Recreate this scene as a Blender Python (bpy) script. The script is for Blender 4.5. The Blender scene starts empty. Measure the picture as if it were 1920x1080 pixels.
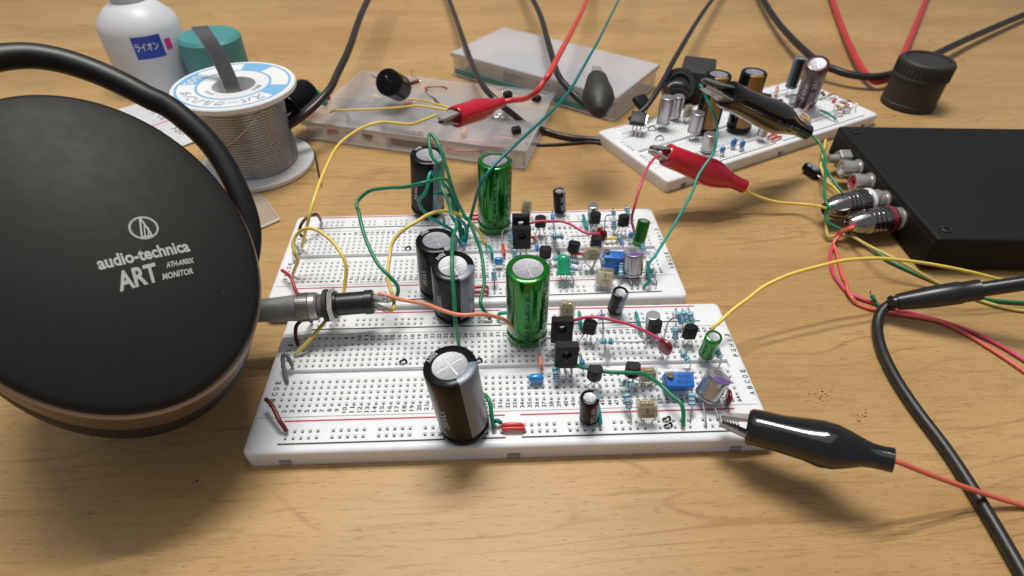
import bpy, bmesh, math, random
from mathutils import Vector as V, Matrix
random.seed(7)
S = 0.001                                    # everything below is written in millimetres
sc = bpy.context.scene
COL = sc.collection
rad = math.radians

# ---------------------------------------------------------------- camera
CAM = V((73.325, -124.133, 172.111)); FPX = 1087.85
w_ = V((2.30455520, -0.04247333, 0.03286769)); th_ = w_.length
RW = Matrix.Rotation(th_, 3, w_ / th_)       # world -> camera (x right, y down, z forward)
cd = bpy.data.cameras.new('camera'); cam = bpy.data.objects.new('camera', cd); COL.objects.link(cam)
Mc = Matrix((RW[0], -RW[1], -RW[2])).transposed().to_4x4(); Mc.translation = CAM * S
cam.matrix_world = Mc
cd.sensor_width = 36; cd.lens = FPX / 1920 * 36; cd.clip_start = 0.005; cd.clip_end = 20
cd.dof.use_dof = True; cd.dof.focus_distance = 0.212; cd.dof.aperture_fstop = 17
sc.camera = cam

# ---------------------------------------------------------------- world and lamps
wd = bpy.data.worlds.new('World'); sc.world = wd; wd.use_nodes = True
bg = wd.node_tree.nodes['Background']; bg.inputs[0].default_value = (0.86, 0.90, 1.0, 1); bg.inputs[1].default_value = 0.215
def area(name, loc, target, sx, sy, power, colr):
    l = bpy.data.lights.new(name, 'AREA'); l.shape = 'RECTANGLE'; l.size = sx; l.size_y = sy; l.energy = power; l.color = colr
    o = bpy.data.objects.new(name, l); COL.objects.link(o); o.location = V(loc) * S
    o.rotation_euler = (V(target) - V(loc)).to_track_quat('-Z', 'Y').to_euler(); return o
for k in (-1, 1): area('ceiling_tube_light', (40, 330 + k * 75, 1080), (90, 60 + k * 75, 0), 0.50, 0.034, 5.4, (1.0, 0.965, 0.90))
area('ceiling_bounce_light', (-150, 250, 1600), (80, 60, 0), 1.6, 1.6, 5.5, (1.0, 0.97, 0.93))
sc.view_settings.view_transform = 'Standard'; sc.view_settings.look = 'None'
sc.view_settings.exposure = 0.08; sc.view_settings.gamma = 1

# ---------------------------------------------------------------- finding places on the desk
def ray(px, py):
    return RW.transposed() @ V(((px - 960) / FPX, (py - 539.5) / FPX, 1.0))
def P(px, py, z=7.5):
    d = ray(px, py); return CAM + d * ((z - CAM.z) / d.z)
def PY(px, py, y):
    d = ray(px, py); return CAM + d * ((y - CAM.y) / d.y)
def PP(px, py, c, n):
    d = ray(px, py); return CAM + d * ((V(c) - CAM).dot(n) / d.dot(n))

# ---------------------------------------------------------------- materials
MATS = {}
def mat(name, c, rough=0.5, metal=0.0, coat=0.0, noise=0.0, nscale=400.0, bump=0.0, trans=0.0, alpha=1.0, sss=0.0, spec=0.5, ior=1.5):
    m = bpy.data.materials.new(name); m.use_nodes = True; nt = m.node_tree; b = nt.nodes['Principled BSDF']
    b.inputs['Base Color'].default_value = (*c, 1); b.inputs['Roughness'].default_value = rough
    b.inputs['Metallic'].default_value = metal; b.inputs['Coat Weight'].default_value = coat
    b.inputs['Coat Roughness'].default_value = 0.08
    b.inputs['Transmission Weight'].default_value = trans; b.inputs['Alpha'].default_value = alpha
    b.inputs['IOR'].default_value = ior
    b.inputs['Specular IOR Level'].default_value = spec
    if sss:
        b.inputs['Subsurface Weight'].default_value = sss; b.inputs['Subsurface Radius'].default_value = (1.0, .8, .55)
        b.inputs['Subsurface Scale'].default_value = 0.003
    if noise or bump:
        tc = nt.nodes.new('ShaderNodeTexCoord'); n = nt.nodes.new('ShaderNodeTexNoise')
        n.inputs['Scale'].default_value = nscale; n.inputs['Detail'].default_value = 4
        nt.links.new(tc.outputs['Object'], n.inputs['Vector'])
        if noise:
            mr = nt.nodes.new('ShaderNodeMapRange'); mr.inputs['To Min'].default_value = 1 - noise; mr.inputs['To Max'].default_value = 1 + noise
            mx = nt.nodes.new('ShaderNodeMix'); mx.data_type = 'RGBA'; mx.blend_type = 'MULTIPLY'; mx.inputs['Factor'].default_value = 1
            mx.inputs['A'].default_value = (*c, 1)
            nt.links.new(n.outputs['Fac'], mr.inputs['Value']); nt.links.new(mr.outputs[0], mx.inputs['B'])
            nt.links.new(mx.outputs['Result'], b.inputs['Base Color'])
            mr2 = nt.nodes.new('ShaderNodeMapRange'); mr2.inputs['To Min'].default_value = max(0.02, rough - noise * .6); mr2.inputs['To Max'].default_value = min(1, rough + noise * .6)
            nt.links.new(n.outputs['Fac'], mr2.inputs['Value']); nt.links.new(mr2.outputs[0], b.inputs['Roughness'])
        if bump:
            bp = nt.nodes.new('ShaderNodeBump'); bp.inputs['Strength'].default_value = bump; bp.inputs['Distance'].default_value = 0.0003
            nt.links.new(n.outputs['Fac'], bp.inputs['Height']); nt.links.new(bp.outputs[0], b.inputs['Normal'])
    MATS[name] = m; return m
def film(name, c, fac, rough=0.15):          # thin clear or milky plastic
    m = bpy.data.materials.new(name); m.use_nodes = True; nt = m.node_tree; b = nt.nodes['Principled BSDF']
    b.inputs['Base Color'].default_value = (*c, 1); b.inputs['Roughness'].default_value = rough
    t = nt.nodes.new('ShaderNodeBsdfTransparent'); t.inputs[0].default_value = (0.97, 0.97, 0.97, 1)
    mx = nt.nodes.new('ShaderNodeMixShader'); mx.inputs[0].default_value = fac
    nt.links.new(t.outputs[0], mx.inputs[1]); nt.links.new(b.outputs[0], mx.inputs[2])
    nt.links.new(mx.outputs[0], nt.nodes['Material Output'].inputs['Surface']); return m

M_board = mat('board_plastic', (0.80, 0.81, 0.83), 0.32, noise=0.03, nscale=60, sss=0.15)
M_hole = mat('contact_hole', (0.085, 0.082, 0.078), 0.6)
M_ink = mat('black_ink', (0.02, 0.02, 0.022), 0.6)
M_inkred = mat('red_ink', (0.52, 0.03, 0.09), 0.55)
M_blk = mat('black_sleeve', (0.006, 0.006, 0.008), 0.20, noise=0.05, nscale=300, spec=0.19)
M_grey = mat('grey_stripe', (0.17, 0.20, 0.26), 0.28)
M_alu = mat('aluminium_top', (0.33, 0.33, 0.36), 0.46, metal=0.6, noise=0.18, nscale=900, bump=0.25)
M_alub = mat('aluminium_bright', (0.72, 0.72, 0.75), 0.3, metal=0.6)
M_rub = mat('rubber_seal', (0.03, 0.03, 0.03), 0.7)
M_green = mat('green_sleeve', (0.004, 0.19, 0.010), 0.17, metal=0.55, coat=0.5, noise=0.06)
M_darkgreen = mat('dark_green_print', (0.0, 0.02, 0.004), 0.45)
M_silver = mat('silver_can', (0.50, 0.49, 0.52), 0.30, metal=0.85, noise=0.10, nscale=700)
M_canop = mat('can_top', (0.33, 0.32, 0.36), 0.45, metal=0.4)
M_purple = mat('purple_print', (0.16, 0.06, 0.36), 0.4)
M_lead = mat('tinned_lead', (0.58, 0.56, 0.54), 0.27, metal=1.0)
M_chrome = mat('nickel', (0.62, 0.60, 0.57), 0.28, metal=0.75, noise=0.08, nscale=500)
M_dchrome = mat('dark_nickel', (0.36, 0.34, 0.33), 0.16, metal=1.0, noise=0.1, nscale=500)
M_zinc = mat('dull_plated_metal', (0.36, 0.36, 0.34), 0.46, metal=0.6, noise=0.18, nscale=350)
M_knurl = mat('knurled_metal', (0.40, 0.39, 0.37), 0.33, metal=0.85)
M_epoxy = mat('black_epoxy', (0.009, 0.009, 0.010), 0.45, noise=0.12, nscale=900, bump=0.12, spec=0.28)
M_plblk = mat('black_plastic', (0.012, 0.012, 0.014), 0.30, noise=0.06)
M_boot_b = mat('black_vinyl', (0.008, 0.008, 0.009), 0.13, coat=0.4, noise=0.05, nscale=120)
M_boot_r = mat('red_vinyl', (0.52, 0.008, 0.025), 0.22, coat=0.35, noise=0.05, nscale=120)
M_matt = mat('matt_black_vinyl', (0.028, 0.026, 0.024), 0.55, noise=0.12, nscale=120)
M_cable = mat('black_cable', (0.016, 0.015, 0.015), 0.42, noise=0.1, nscale=200)
M_cableb = mat('brownish_black_cable', (0.028, 0.018, 0.018), 0.33, noise=0.1, nscale=200)
M_rbody = mat('resistor_blue', (0.27, 0.56, 0.69), 0.33, noise=0.06)
M_rbody2 = mat('resistor_deep_blue', (0.06, 0.26, 0.62), 0.3)
M_rtan = mat('resistor_tan', (0.62, 0.38, 0.25), 0.4)
M_bands = {'k': mat('band_black', (0.012, 0.014, 0.03), .4), 'n': mat('band_brown', (0.10, 0.035, 0.02), .4), 'r': mat('band_red', (0.5, 0.04, 0.03), .4),
           'b': mat('band_blue', (0.02, 0.05, 0.25), .4), 'v': mat('band_violet', (0.16, 0.08, 0.3), .4), 'g': mat('band_green', (0.12, 0.4, 0.22), .4),
           'o': mat('band_orange', (0.7, 0.18, 0.03), .4), 'y': mat('band_gold', (0.5, 0.32, 0.08), .4), 'w': mat('band_pale', (0.62, 0.76, 0.82), .4)}
M_beige = film('amber_clear_resin', (0.52, 0.50, 0.38), 0.26, 0.05)
M_foil = mat('film_winding', (0.66, 0.58, 0.41), 0.30, noise=0.1)
M_amber = mat('resin_top', (0.55, 0.36, 0.12), 0.2, metal=.6)
M_trim = mat('blue_trimmer', (0.015, 0.15, 0.56), 0.40, noise=0.05)
M_trimd = mat('trimmer_print', (0.004, 0.02, 0.12), 0.5)
M_brass = mat('brass', (0.60, 0.40, 0.16), 0.25, metal=1.0)
M_led = mat('green_led_resin', (0.02, 0.50, 0.26), 0.08, trans=0.35, coat=0.6)
M_bluecer = mat('blue_ceramic', (0.015, 0.25, 0.62), 0.22, coat=0.5)
M_redcer = mat('dark_red_ceramic', (0.20, 0.008, 0.012), 0.22, coat=0.5)
M_white = mat('white_plastic', (0.78, 0.78, 0.78), 0.35, noise=0.04, nscale=120)
M_solder = mat('solder_wire', (0.44, 0.43, 0.43), 0.22, metal=1.0)
M_jaw = mat('clip_jaw', (0.42, 0.41, 0.39), 0.32, metal=0.45)
M_spblue = mat('pale_blue_print', (0.18, 0.42, 0.68), 0.5)
M_pad = mat('headphone_shell', (0.013, 0.0125, 0.011), 0.50, noise=0.10, nscale=260, bump=0.05, spec=0.16)
M_band = mat('headphone_hanger', (0.010, 0.010, 0.010), 0.36, noise=0.06, nscale=200, spec=0.3)
M_leath = mat('ear_pad_leatherette', (0.015, 0.013, 0.013), 0.6, noise=0.1, nscale=300, bump=0.3)
M_bronze = mat('bronze_ring', (0.42, 0.31, 0.23), 0.42, metal=0.5, noise=0.1, nscale=200)
M_logo = mat('silver_print', (0.36, 0.37, 0.37), 0.5)
M_milky = film('milky_case_plastic', (0.80, 0.78, 0.80), 0.17, 0.18)
M_milky2 = film('milky_lid_plastic', (0.70, 0.70, 0.74), 0.46, 0.3)
M_rim = film('case_rim_plastic', (0.74, 0.72, 0.72), 0.55, 0.2)
M_clear = film('clear_sheet', (0.65, 0.60, 0.56), 0.24, 0.06)
M_teal = mat('teal_band', (0.06, 0.26, 0.26), 0.45)
M_red = mat('red_plastic', (0.55, 0.03, 0.04), 0.35)
M_gold = mat('gold_print', (0.34, 0.18, 0.05), 0.35, metal=0.4)
M_maroon = mat('maroon_sleeve', (0.055, 0.010, 0.018), 0.3, coat=0.3)
M_steel = mat('blue_grey_sleeve', (0.10, 0.17, 0.25), 0.3, coat=0.3)
M_label = mat('pale_label_ink', (0.5, 0.5, 0.52), 0.5)
M_bottle = mat('white_bottle', (0.62, 0.63, 0.66), 0.4, noise=0.05, nscale=60)
M_blue = mat('label_blue', (0.02, 0.06, 0.42), 0.4)
M_pink = mat('label_pink', (0.70, 0.05, 0.28), 0.4)
M_box = mat('black_case_paint', (0.010, 0.009, 0.009), 0.6, noise=0.12, nscale=500, bump=0.12, spec=0.2)
M_rcaw = mat('jack_white_insert', (0.75, 0.77, 0.82), 0.4)
M_rcar = mat('jack_red_insert', (0.62, 0.04, 0.12), 0.4)
M_ringw = mat('white_ring_band', (0.66, 0.72, 0.86), 0.35)
M_yell = mat('yellow_part', (0.62, 0.34, 0.02), 0.4)
M_mark = mat('dark_residue', (0.12, 0.075, 0.045), 0.7)
WC = {'yellow': (0.80, 0.60, 0.11), 'green': (0.008, 0.20, 0.09), 'teal': (0.0, 0.30, 0.235), 'blue_green': (0.0, 0.16, 0.155), 'pink': (0.62, 0.06, 0.13),
      'crimson': (0.45, 0.02, 0.05), 'brown': (0.06, 0.012, 0.014), 'grey': (0.15, 0.165, 0.18), 'orange': (0.80, 0.27, 0.16), 'red': (0.64, 0.05, 0.045),
      'salmon': (0.72, 0.14, 0.10), 'black': (0.02, 0.02, 0.02), 'dark_red': (0.17, 0.028, 0.030), 'white': (0.62, 0.62, 0.62), 'pale_yellow': (0.60, 0.52, 0.16)}
M_wire = {k: mat(k + '_insulation', c, 0.34, noise=0.07, nscale=500) for k, c in WC.items()}

# ---------------------------------------------------------------- mesh building
class MB:
    def __init__(s): s.v = []; s.f = []; s.m = []
    def add(s, vs, fs, mi=0):
        b = len(s.v); s.v += [V(p) for p in vs]
        s.f += [tuple(i + b for i in f) for f in fs]
        s.m += ([mi] * len(fs) if isinstance(mi, int) else list(mi))
def frame(a, ref=None):
    a = V(a).normalized()
    r = V(ref) if ref is not None else (V((0, 0, 1)) if abs(a.z) < 0.9 else V((0, -1, 0)))
    u = (r - a * r.dot(a)).normalized(); return a, u, a.cross(u)
def smooth(pts, n=6):
    pts = [V(p) for p in pts]
    if len(pts) < 3: return pts
    q = [pts[0] * 2 - pts[1]] + pts + [pts[-1] * 2 - pts[-2]]; out = []
    for i in range(1, len(q) - 2):
        a, b, c, d = q[i - 1:i + 3]
        for k in range(n):
            t = k / n
            out.append(0.5 * ((2 * b) + (c - a) * t + (2 * a - 5 * b + 4 * c - d) * t * t + (3 * b - a - 3 * c + d) * t ** 3))
    out.append(pts[-1]); return out
def tube(mb, pts, r, seg=8, caps=True, mi=0, sq=1.0):
    pts = [V(p) for p in pts]; n = len(pts); rr = r if isinstance(r, (list, tuple)) else [r] * n
    t0 = (pts[1] - pts[0]).normalized(); _, u, _w = frame(t0); vs = []
    for i in range(n):
        t = (pts[min(i + 1, n - 1)] - pts[max(i - 1, 0)])
        t = t.normalized() if t.length > 1e-9 else t0
        u = (u - t * u.dot(t)).normalized(); w = t.cross(u)
        for k in range(seg):
            a = 2 * math.pi * k / seg; vs.append(pts[i] + (u * math.cos(a) * sq + w * math.sin(a)) * rr[i])
    fs = [(i * seg + k, i * seg + (k + 1) % seg, (i + 1) * seg + (k + 1) % seg, (i + 1) * seg + k) for i in range(n - 1) for k in range(seg)]
    if caps: fs += [tuple(reversed(range(seg))), tuple((n - 1) * seg + k for k in range(seg))]
    mb.add(vs, fs, mi)
def lathe(mb, base, axis, prof, seg=24, mi=None, ref=None, stripe=None, sq=1.0, caps=(True, True)):
    """prof: (height, radius[, material]); stripe: (first segment, last segment, h0, h1, material)"""
    a, u, w = frame(axis, ref); base = V(base); vs = []; fs = []; ms = []
    for p in prof:
        for k in range(seg):
            t = 2 * math.pi * k / seg; vs.append(base + a * p[0] + (u * math.cos(t) + w * math.sin(t) * sq) * max(p[1], 0.0001))
    for i in range(len(prof) - 1):
        mm = prof[i][2] if len(prof[i]) > 2 else 0
        for k in range(seg):
            fs.append((i * seg + k, i * seg + (k + 1) % seg, (i + 1) * seg + (k + 1) % seg, (i + 1) * seg + k))
            m2 = mm
            if stripe and (stripe[0] <= k < stripe[1] or stripe[0] <= k + seg < stripe[1]) and stripe[2] <= (prof[i][0] + prof[i + 1][0]) / 2 <= stripe[3] and mm == 0: m2 = stripe[4]
            ms.append(m2)
    if caps[0] and prof[0][1] > 0.01: fs.append(tuple(reversed(range(seg)))); ms.append(prof[0][2] if len(prof[0]) > 2 else 0)
    if caps[1] and prof[-1][1] > 0.01: fs.append(tuple((len(prof) - 1) * seg + k for k in range(seg))); ms.append(prof[-1][2] if len(prof[-1]) > 2 else 0)
    mb.add(vs, fs, ms)
def box(mb, c, ax, size, mi=0, bev=0.0, seg=2):
    bm = bmesh.new(); bmesh.ops.create_cube(bm, size=1.0)
    for v in bm.verts: v.co = V((v.co.x * size[0], v.co.y * size[1], v.co.z * size[2]))
    if bev: bmesh.ops.bevel(bm, geom=bm.edges[:], offset=bev, segments=seg, profile=0.6, affect='EDGES')
    bm.verts.index_update()
    vs = [V(c) + ax[0] * v.co.x + ax[1] * v.co.y + ax[2] * v.co.z for v in bm.verts]
    fs = [tuple(v.index for v in f.verts) for f in bm.faces]; bm.free(); mb.add(vs, fs, mi)
AX = (V((1, 0, 0)), V((0, 1, 0)), V((0, 0, 1)))
def rotz(deg): c, s = math.cos(rad(deg)), math.sin(rad(deg)); return (V((c, s, 0)), V((-s, c, 0)), V((0, 0, 1)))
def prism(mb, poly, o, ax, h, mi=0):        # polygon in the plane of ax0, ax1, raised along ax2
    n = len(poly); lo = [V(o) + ax[0] * x + ax[1] * y for x, y in poly]; hi = [p + ax[2] * h for p in lo]
    mb.add(lo + hi, [tuple(reversed(range(n))), tuple(range(n, 2 * n))] + [(i, (i + 1) % n, n + (i + 1) % n, n + i) for i in range(n)], mi)

def mk(name, mb, mats, parent=None, sharp=38, base=None):
    me = bpy.data.meshes.new(name); o_ = V(base) if base is not None else (parent['_b'] if parent is not None else V((0, 0, 0)))
    o_ = V(o_)
    me.from_pydata([tuple((p - o_) * S) for p in mb.v], [], mb.f)
    for m in (mats if isinstance(mats, (list, tuple)) else [mats]): me.materials.append(m)
    if any(mb.m): me.polygons.foreach_set('material_index', mb.m)
    me.polygons.foreach_set('use_smooth', [True] * len(me.polygons)); me.update()
    me.set_sharp_from_angle(angle=rad(sharp))
    o = bpy.data.objects.new(name, me); COL.objects.link(o)
    if parent is not None: o.parent = parent
    if base is not None and parent is None: o.location = o_ * S
    elif base is not None: o.location = (o_ - V(parent['_b'])) * S
    o['_b'] = tuple(o_)
    return o
def thing(name, label, cat, base, group=None):
    o = bpy.data.objects.new(name, None); COL.objects.link(o); o.location = V(base) * S; o.empty_display_size = 0.005
    o['_b'] = tuple(V(base)); o['label'] = label; o['category'] = cat
    if group: o['group'] = group
    return o
def struct(name, mb, mats, sharp=38):
    o = mk(name, mb, mats, sharp=sharp); o['kind'] = 'structure'; return o

# ---------------------------------------------------------------- lettering
GC = {}; BOLD = [0.0]
def glyph(s):
    if s not in GC:
        c = bpy.data.curves.new('lettering', 'FONT'); c.body = s; c.resolution_u = 3; c.offset = BOLD[0]
        o = bpy.data.objects.new('lettering', c); COL.objects.link(o)
        me = bpy.data.meshes.new_from_object(o.evaluated_get(bpy.context.evaluated_depsgraph_get()))
        GC[s] = ([(v.co.x, v.co.y) for v in me.vertices], [tuple(p.vertices) for p in me.polygons])
        bpy.data.objects.remove(o); bpy.data.curves.remove(c); bpy.data.meshes.remove(me)
    return GC[s]
def text(mb, s, f, w=None, h=None, size=None, mi=0, rots=0, center=False):
    """letters laid by f(x, y) -> point; fitted to w by h, or given a size in mm"""
    vs, fs = glyph(s)
    if not vs: return
    x0 = min(v[0] for v in vs); x1 = max(v[0] for v in vs); y0 = min(v[1] for v in vs); y1 = max(v[1] for v in vs)
    if size: sx = sy = size
    else: sy = h / max(y1 - y0, 1e-6); sx = w / (x1 - x0) if w else sy
    out = []
    for x, y in vs:
        x, y = (x - x0) * sx, (y - (0 if size else y0)) * sy
        if center: x -= (x1 - x0) * sx / 2; y -= ((y1 - y0) * sy / 2 if not size else 0.35 * size)
        out.append(f(x, y))
    mb.add(out, fs, mi)
def plane_map(o, ux, uy): o, ux, uy = V(o), V(ux), V(uy); return lambda x, y: o + ux * x + uy * y

# ---------------------------------------------------------------- the desk
mb = MB(); mb.add([(-1500, -420, 0), (1700, -420, 0), (1700, 1500, 0), (-1500, 1500, 0)], [(0, 1, 2, 3)])
def wood():
    m = bpy.data.materials.new('light_oak_veneer'); m.use_nodes = True; nt = m.node_tree; b = nt.nodes['Principled BSDF']; N = nt.nodes.new; L = nt.links.new
    tc = N('ShaderNodeTexCoord')
    def nz(scale, det, vec, dist=0.0, rough=.5):
        mp = N('ShaderNodeMapping'); mp.inputs['Scale'].default_value = scale; L(tc.outputs['Object'], mp.inputs['Vector'])
        mp.inputs['Rotation'].default_value = (0, 0, vec)
        n = N('ShaderNodeTexNoise'); n.inputs['Scale'].default_value = 1; n.inputs['Detail'].default_value = det; n.inputs['Distortion'].default_value = dist; n.inputs['Roughness'].default_value = rough
        L(mp.outputs[0], n.inputs['Vector']); return n
    broad = nz((5, 22, 1), 3, .02, 0.5); grain = nz((38, 480, 1), 6, .0, 0.7, .75); pore = nz((230, 1900, 1), 3, .0, 0.3); blot = nz((14, 14, 1), 2, 0)
    def rmp(n, stops):
        r = N('ShaderNodeValToRGB'); L(n.outputs['Fac'], r.inputs['Fac']); e = r.color_ramp.elements
        e[0].position, e[0].color = stops[0][0], (*stops[0][1], 1); e[1].position, e[1].color = stops[-1][0], (*stops[-1][1], 1)
        for p_, c_ in stops[1:-1]: x = e.new(p_); x.color = (*c_, 1)
        return r
    c1 = rmp(broad, [(.30, (0.415, 0.252, 0.100)), (.5, (0.475, 0.298, 0.125)), (.72, (0.53, 0.342, 0.150))])
    c2 = rmp(grain, [(.26, (0.62, 0.55, 0.46)), (.46, (0.96, .95, .93)), (.75, (1.05, 1.04, 1.03))])
    c3 = rmp(pore, [(.30, (0.60, 0.53, 0.45)), (.40, (1, 1, 1)), (1.0, (1, 1, 1))])
    c4 = rmp(blot, [(.3, (0.93, .93, .93)), (.7, (1.04, 1.04, 1.05))])
    def mul(a, b_, f=1.0):
        x = N('ShaderNodeMix'); x.data_type = 'RGBA'; x.blend_type = 'MULTIPLY'; x.inputs['Factor'].default_value = f
        L(a, x.inputs['A']); L(b_, x.inputs['B']); return x.outputs['Result']
    # thin wandering growth rings, broken up along their length
    wn = nz((3.2, 16, 1), 2, .03, 0.3); msk = nz((10, 55, 1), 2, 0); sx = N('ShaderNodeSeparateXYZ'); L(tc.outputs['Object'], sx.inputs[0])
    def mt(op, a_, b_):
        q = N('ShaderNodeMath'); q.operation = op
        for i, v_ in enumerate((a_, b_)):
            if isinstance(v_, (int, float)): q.inputs[i].default_value = v_
            else: L(v_, q.inputs[i])
        return q.outputs[0]
    fr = mt('FRACT', mt('ADD', mt('MULTIPLY', sx.outputs['Y'], 62.0), mt('MULTIPLY', wn.outputs['Fac'], 17.0)), 0.0)
    rg = mt('MULTIPLY', mt('SUBTRACT', 1.0, mt('MULTIPLY', mt('ABSOLUTE', mt('SUBTRACT', fr, .5), 0), 13.0)), 1.0); rg = mt('MAXIMUM', rg, 0.0)
    mk_ = N('ShaderNodeMapRange'); L(msk.outputs['Fac'], mk_.inputs['Value']); mk_.inputs['From Min'].default_value = .42; mk_.inputs['From Max'].default_value = .64
    rv = mt('MULTIPLY', rg, mk_.outputs[0]); c5 = N('ShaderNodeMix'); c5.data_type = 'RGBA'; L(rv, c5.inputs['Factor']); c5.inputs['A'].default_value = (1, 1, 1, 1); c5.inputs['B'].default_value = (.70, .60, .48, 1)
    col = mul(mul(mul(mul(c1.outputs[0], c2.outputs[0], 1.0), c3.outputs[0], .8), c4.outputs[0]), c5.outputs['Result'], .85)
    L(col, b.inputs['Base Color']); b.inputs['Roughness'].default_value = 0.42; b.inputs['Specular IOR Level'].default_value = 0.3
    bp = N('ShaderNodeBump'); bp.inputs['Strength'].default_value = 0.25; bp.inputs['Distance'].default_value = 0.0001; L(pore.outputs['Fac'], bp.inputs['Height']); L(bp.outputs[0], b.inputs['Normal'])
    return m
struct('desk_top', mb, wood())
# scuffs and little bits of residue on the desk
for i, (x, y, n, lab) in enumerate([(1540, 742, 9, 'dark brown scuff specks on the bare desk right of the front breadboard'), (1610, 780, 7, 'faint brown scuff marks on the desk nearer the right edge'), (1310, 366, 6, 'tiny dark specks on the desk behind the rear breadboard corner'), (366, 905, 2, 'small dark crumbs on the desk below the headphone')]):
    mb = MB()
    for k in range(n * 3):
        c = P(x + random.gauss(0, 12), y + random.gauss(0, 7), 0.03); r0 = random.uniform(.12, .55)
        mb.add([c + V((math.cos(a) * r0 * random.uniform(.6, 1.6), math.sin(a) * r0 * random.uniform(.3, .9), 0.01)) for a in [j * math.pi / 3 for j in range(6)]] , [tuple(range(6))])
    o = mk('scuff_mark', mb, M_mark); o['kind'] = 'stuff'; o['label'] = lab; o['category'] = 'scuff'

# ---------------------------------------------------------------- breadboards
PT = 2.54
BP = {1: (0.0, 0.0, 0.0), 2: (-11.48, 66.77, 0.98), 3: (167.89, 160.52, 26.43)}
def BL(b, x, y, z=7.5):
    ox, oy, th = BP[b]; c, s = math.cos(rad(th)), math.sin(rad(th)); return V((ox + c * x - s * y, oy + s * x + c * y, z))
X0, X1, Y0, Y1 = -7.6, 167.6, -18.6, 46.9
RAILX = [c for g in (3, 9, 15, 21, 27, 34, 40, 46, 52, 58) for c in range(g, g + 5)]
def board_body():
    mb = MB(); R0 = 2.0; H = 7.5
    # top sheet with real square holes
    def hole(cx, cy):
        h = PT / 2; q = [(cx - h, cy - h), (cx + h, cy - h), (cx + h, cy + h), (cx - h, cy + h)]
        def sq(a, z): return [(cx - a, cy - a, z), (cx + a, cy - a, z), (cx + a, cy + a, z), (cx - a, cy + a, z)]
        vs = [(x, y, H) for x, y in q] + sq(.78, H) + sq(.40, H - .40) + sq(.39, H - 1.1) + sq(.38, H - 2.6)
        fs = []; ms = []
        for l in range(4):
            for k in range(4): fs.append((l * 4 + k, l * 4 + (k + 1) % 4, l * 4 + 4 + (k + 1) % 4, l * 4 + 4 + k)); ms.append(0 if l < 3 else 1)
        fs.append((16, 17, 18, 19)); ms.append(1); mb.add(vs, fs, ms)
    def flat(x0, y0, x1, y1, z=H): 
        if x1 > x0 and y1 > y0: mb.add([(x0, y0, z), (x1, y0, z), (x1, y1, z), (x0, y1, z)], [(0, 1, 2, 3)])
    h = PT / 2; xa, xb, ya, yb = X0 + R0, X1 - R0, Y0 + R0, Y1 - R0
    rows = [(-13.15, 'r'), (-10.55, 'r')] + [(k * PT, 't') for k in (0, 1, 2, 3, 4, 7, 8, 9, 10, 11)] + [(38.5, 'r'), (41.1, 'r')]
    y = ya; grooves = [(-5.0, -4.6), (33.3, 33.7)]; ch = (12.1, 15.9)
    def gapfill(y0, y1):
        cuts = sorted([g for g in grooves + [ch] if g[0] >= y0 and g[1] <= y1]); yy = y0
        for g in cuts:
            flat(xa, yy, xb, g[0]); d = 0.35 if g != ch else 1.6
            e0, e1 = (xa, xb) if g != ch else (X0 + 6.2, X1 - 6.2)
            if g == ch: flat(xa, g[0], e0, g[1]); flat(e1, g[0], xb, g[1])
            flat(e0, g[0], e1, g[1], H - d)
            mb.add([(e0, g[0], H), (e1, g[0], H), (e1, g[0], H - d), (e0, g[0], H - d)], [(3, 2, 1, 0)])
            mb.add([(e0, g[1], H), (e1, g[1], H), (e1, g[1], H - d), (e0, g[1], H - d)], [(0, 1, 2, 3)])
            for e, fl in ((e0, 0), (e1, 1)): mb.add([(e, g[0], H), (e, g[1], H), (e, g[1], H - d), (e, g[0], H - d)], [(0, 1, 2, 3) if fl else (3, 2, 1, 0)])
            yy = g[1]
        flat(xa, yy, xb, y1)
    for yc, kind in rows:
        gapfill(y, yc - h); cols = range(1, 65) if kind == 't' else RAILX; x = xa
        for c in cols:
            cx = (c - 1) * PT; flat(x, yc - h, cx - h, yc + h); hole(cx, yc); x = cx + h
        flat(x, yc - h, xb, yc + h); y = yc + h
    gapfill(y, yb)
    # rounded rim and walls, with three clip notches along the front and the back
    def loop(ins, z):
        pts = []; rc = 2.4 - ins * .6
        for cx, cy, a0 in ((X1 - ins - rc, Y0 + ins + rc, -90), (X1 - ins - rc, Y1 - ins - rc, 0), (X0 + ins + rc, Y1 - ins - rc, 90), (X0 + ins + rc, Y0 + ins + rc, 180)):
            for k in range(5): a = rad(a0 + k * 22.5); pts.append((cx + rc * math.cos(a), cy + rc * math.sin(a), z))
        return pts
    lv = [loop(0.25, 0.0), loop(0.1, 3.2), loop(0, 6.1), loop(0.12, 6.6), loop(0.45, 7.08), loop(1.0, 7.38), loop(2.0, 7.5)]
    n = 20; vs = [p for l in lv for p in l]; fs = []
    for l in range(len(lv) - 1):
        for k in range(n):
            if l == 0 and k in (19, 9): continue   # front and back lower bands come below
            fs.append((l * n + k, l * n + (k + 1) % n, (l + 1) * n + (k + 1) % n, (l + 1) * n + k))
    # corner patches between last loop and the flat sheet
    mb.add(vs, fs)
    for cx, cy, ks in ((xb, ya, range(0, 5)), (xb, yb, range(5, 10)), (xa, yb, range(10, 15)), (xa, ya, range(15, 20))):
        l = lv[-1]; mb.add([l[k] for k in ks] + [(cx, cy, H)], [(0, 1, 2, 3, 4, 5)])
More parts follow.
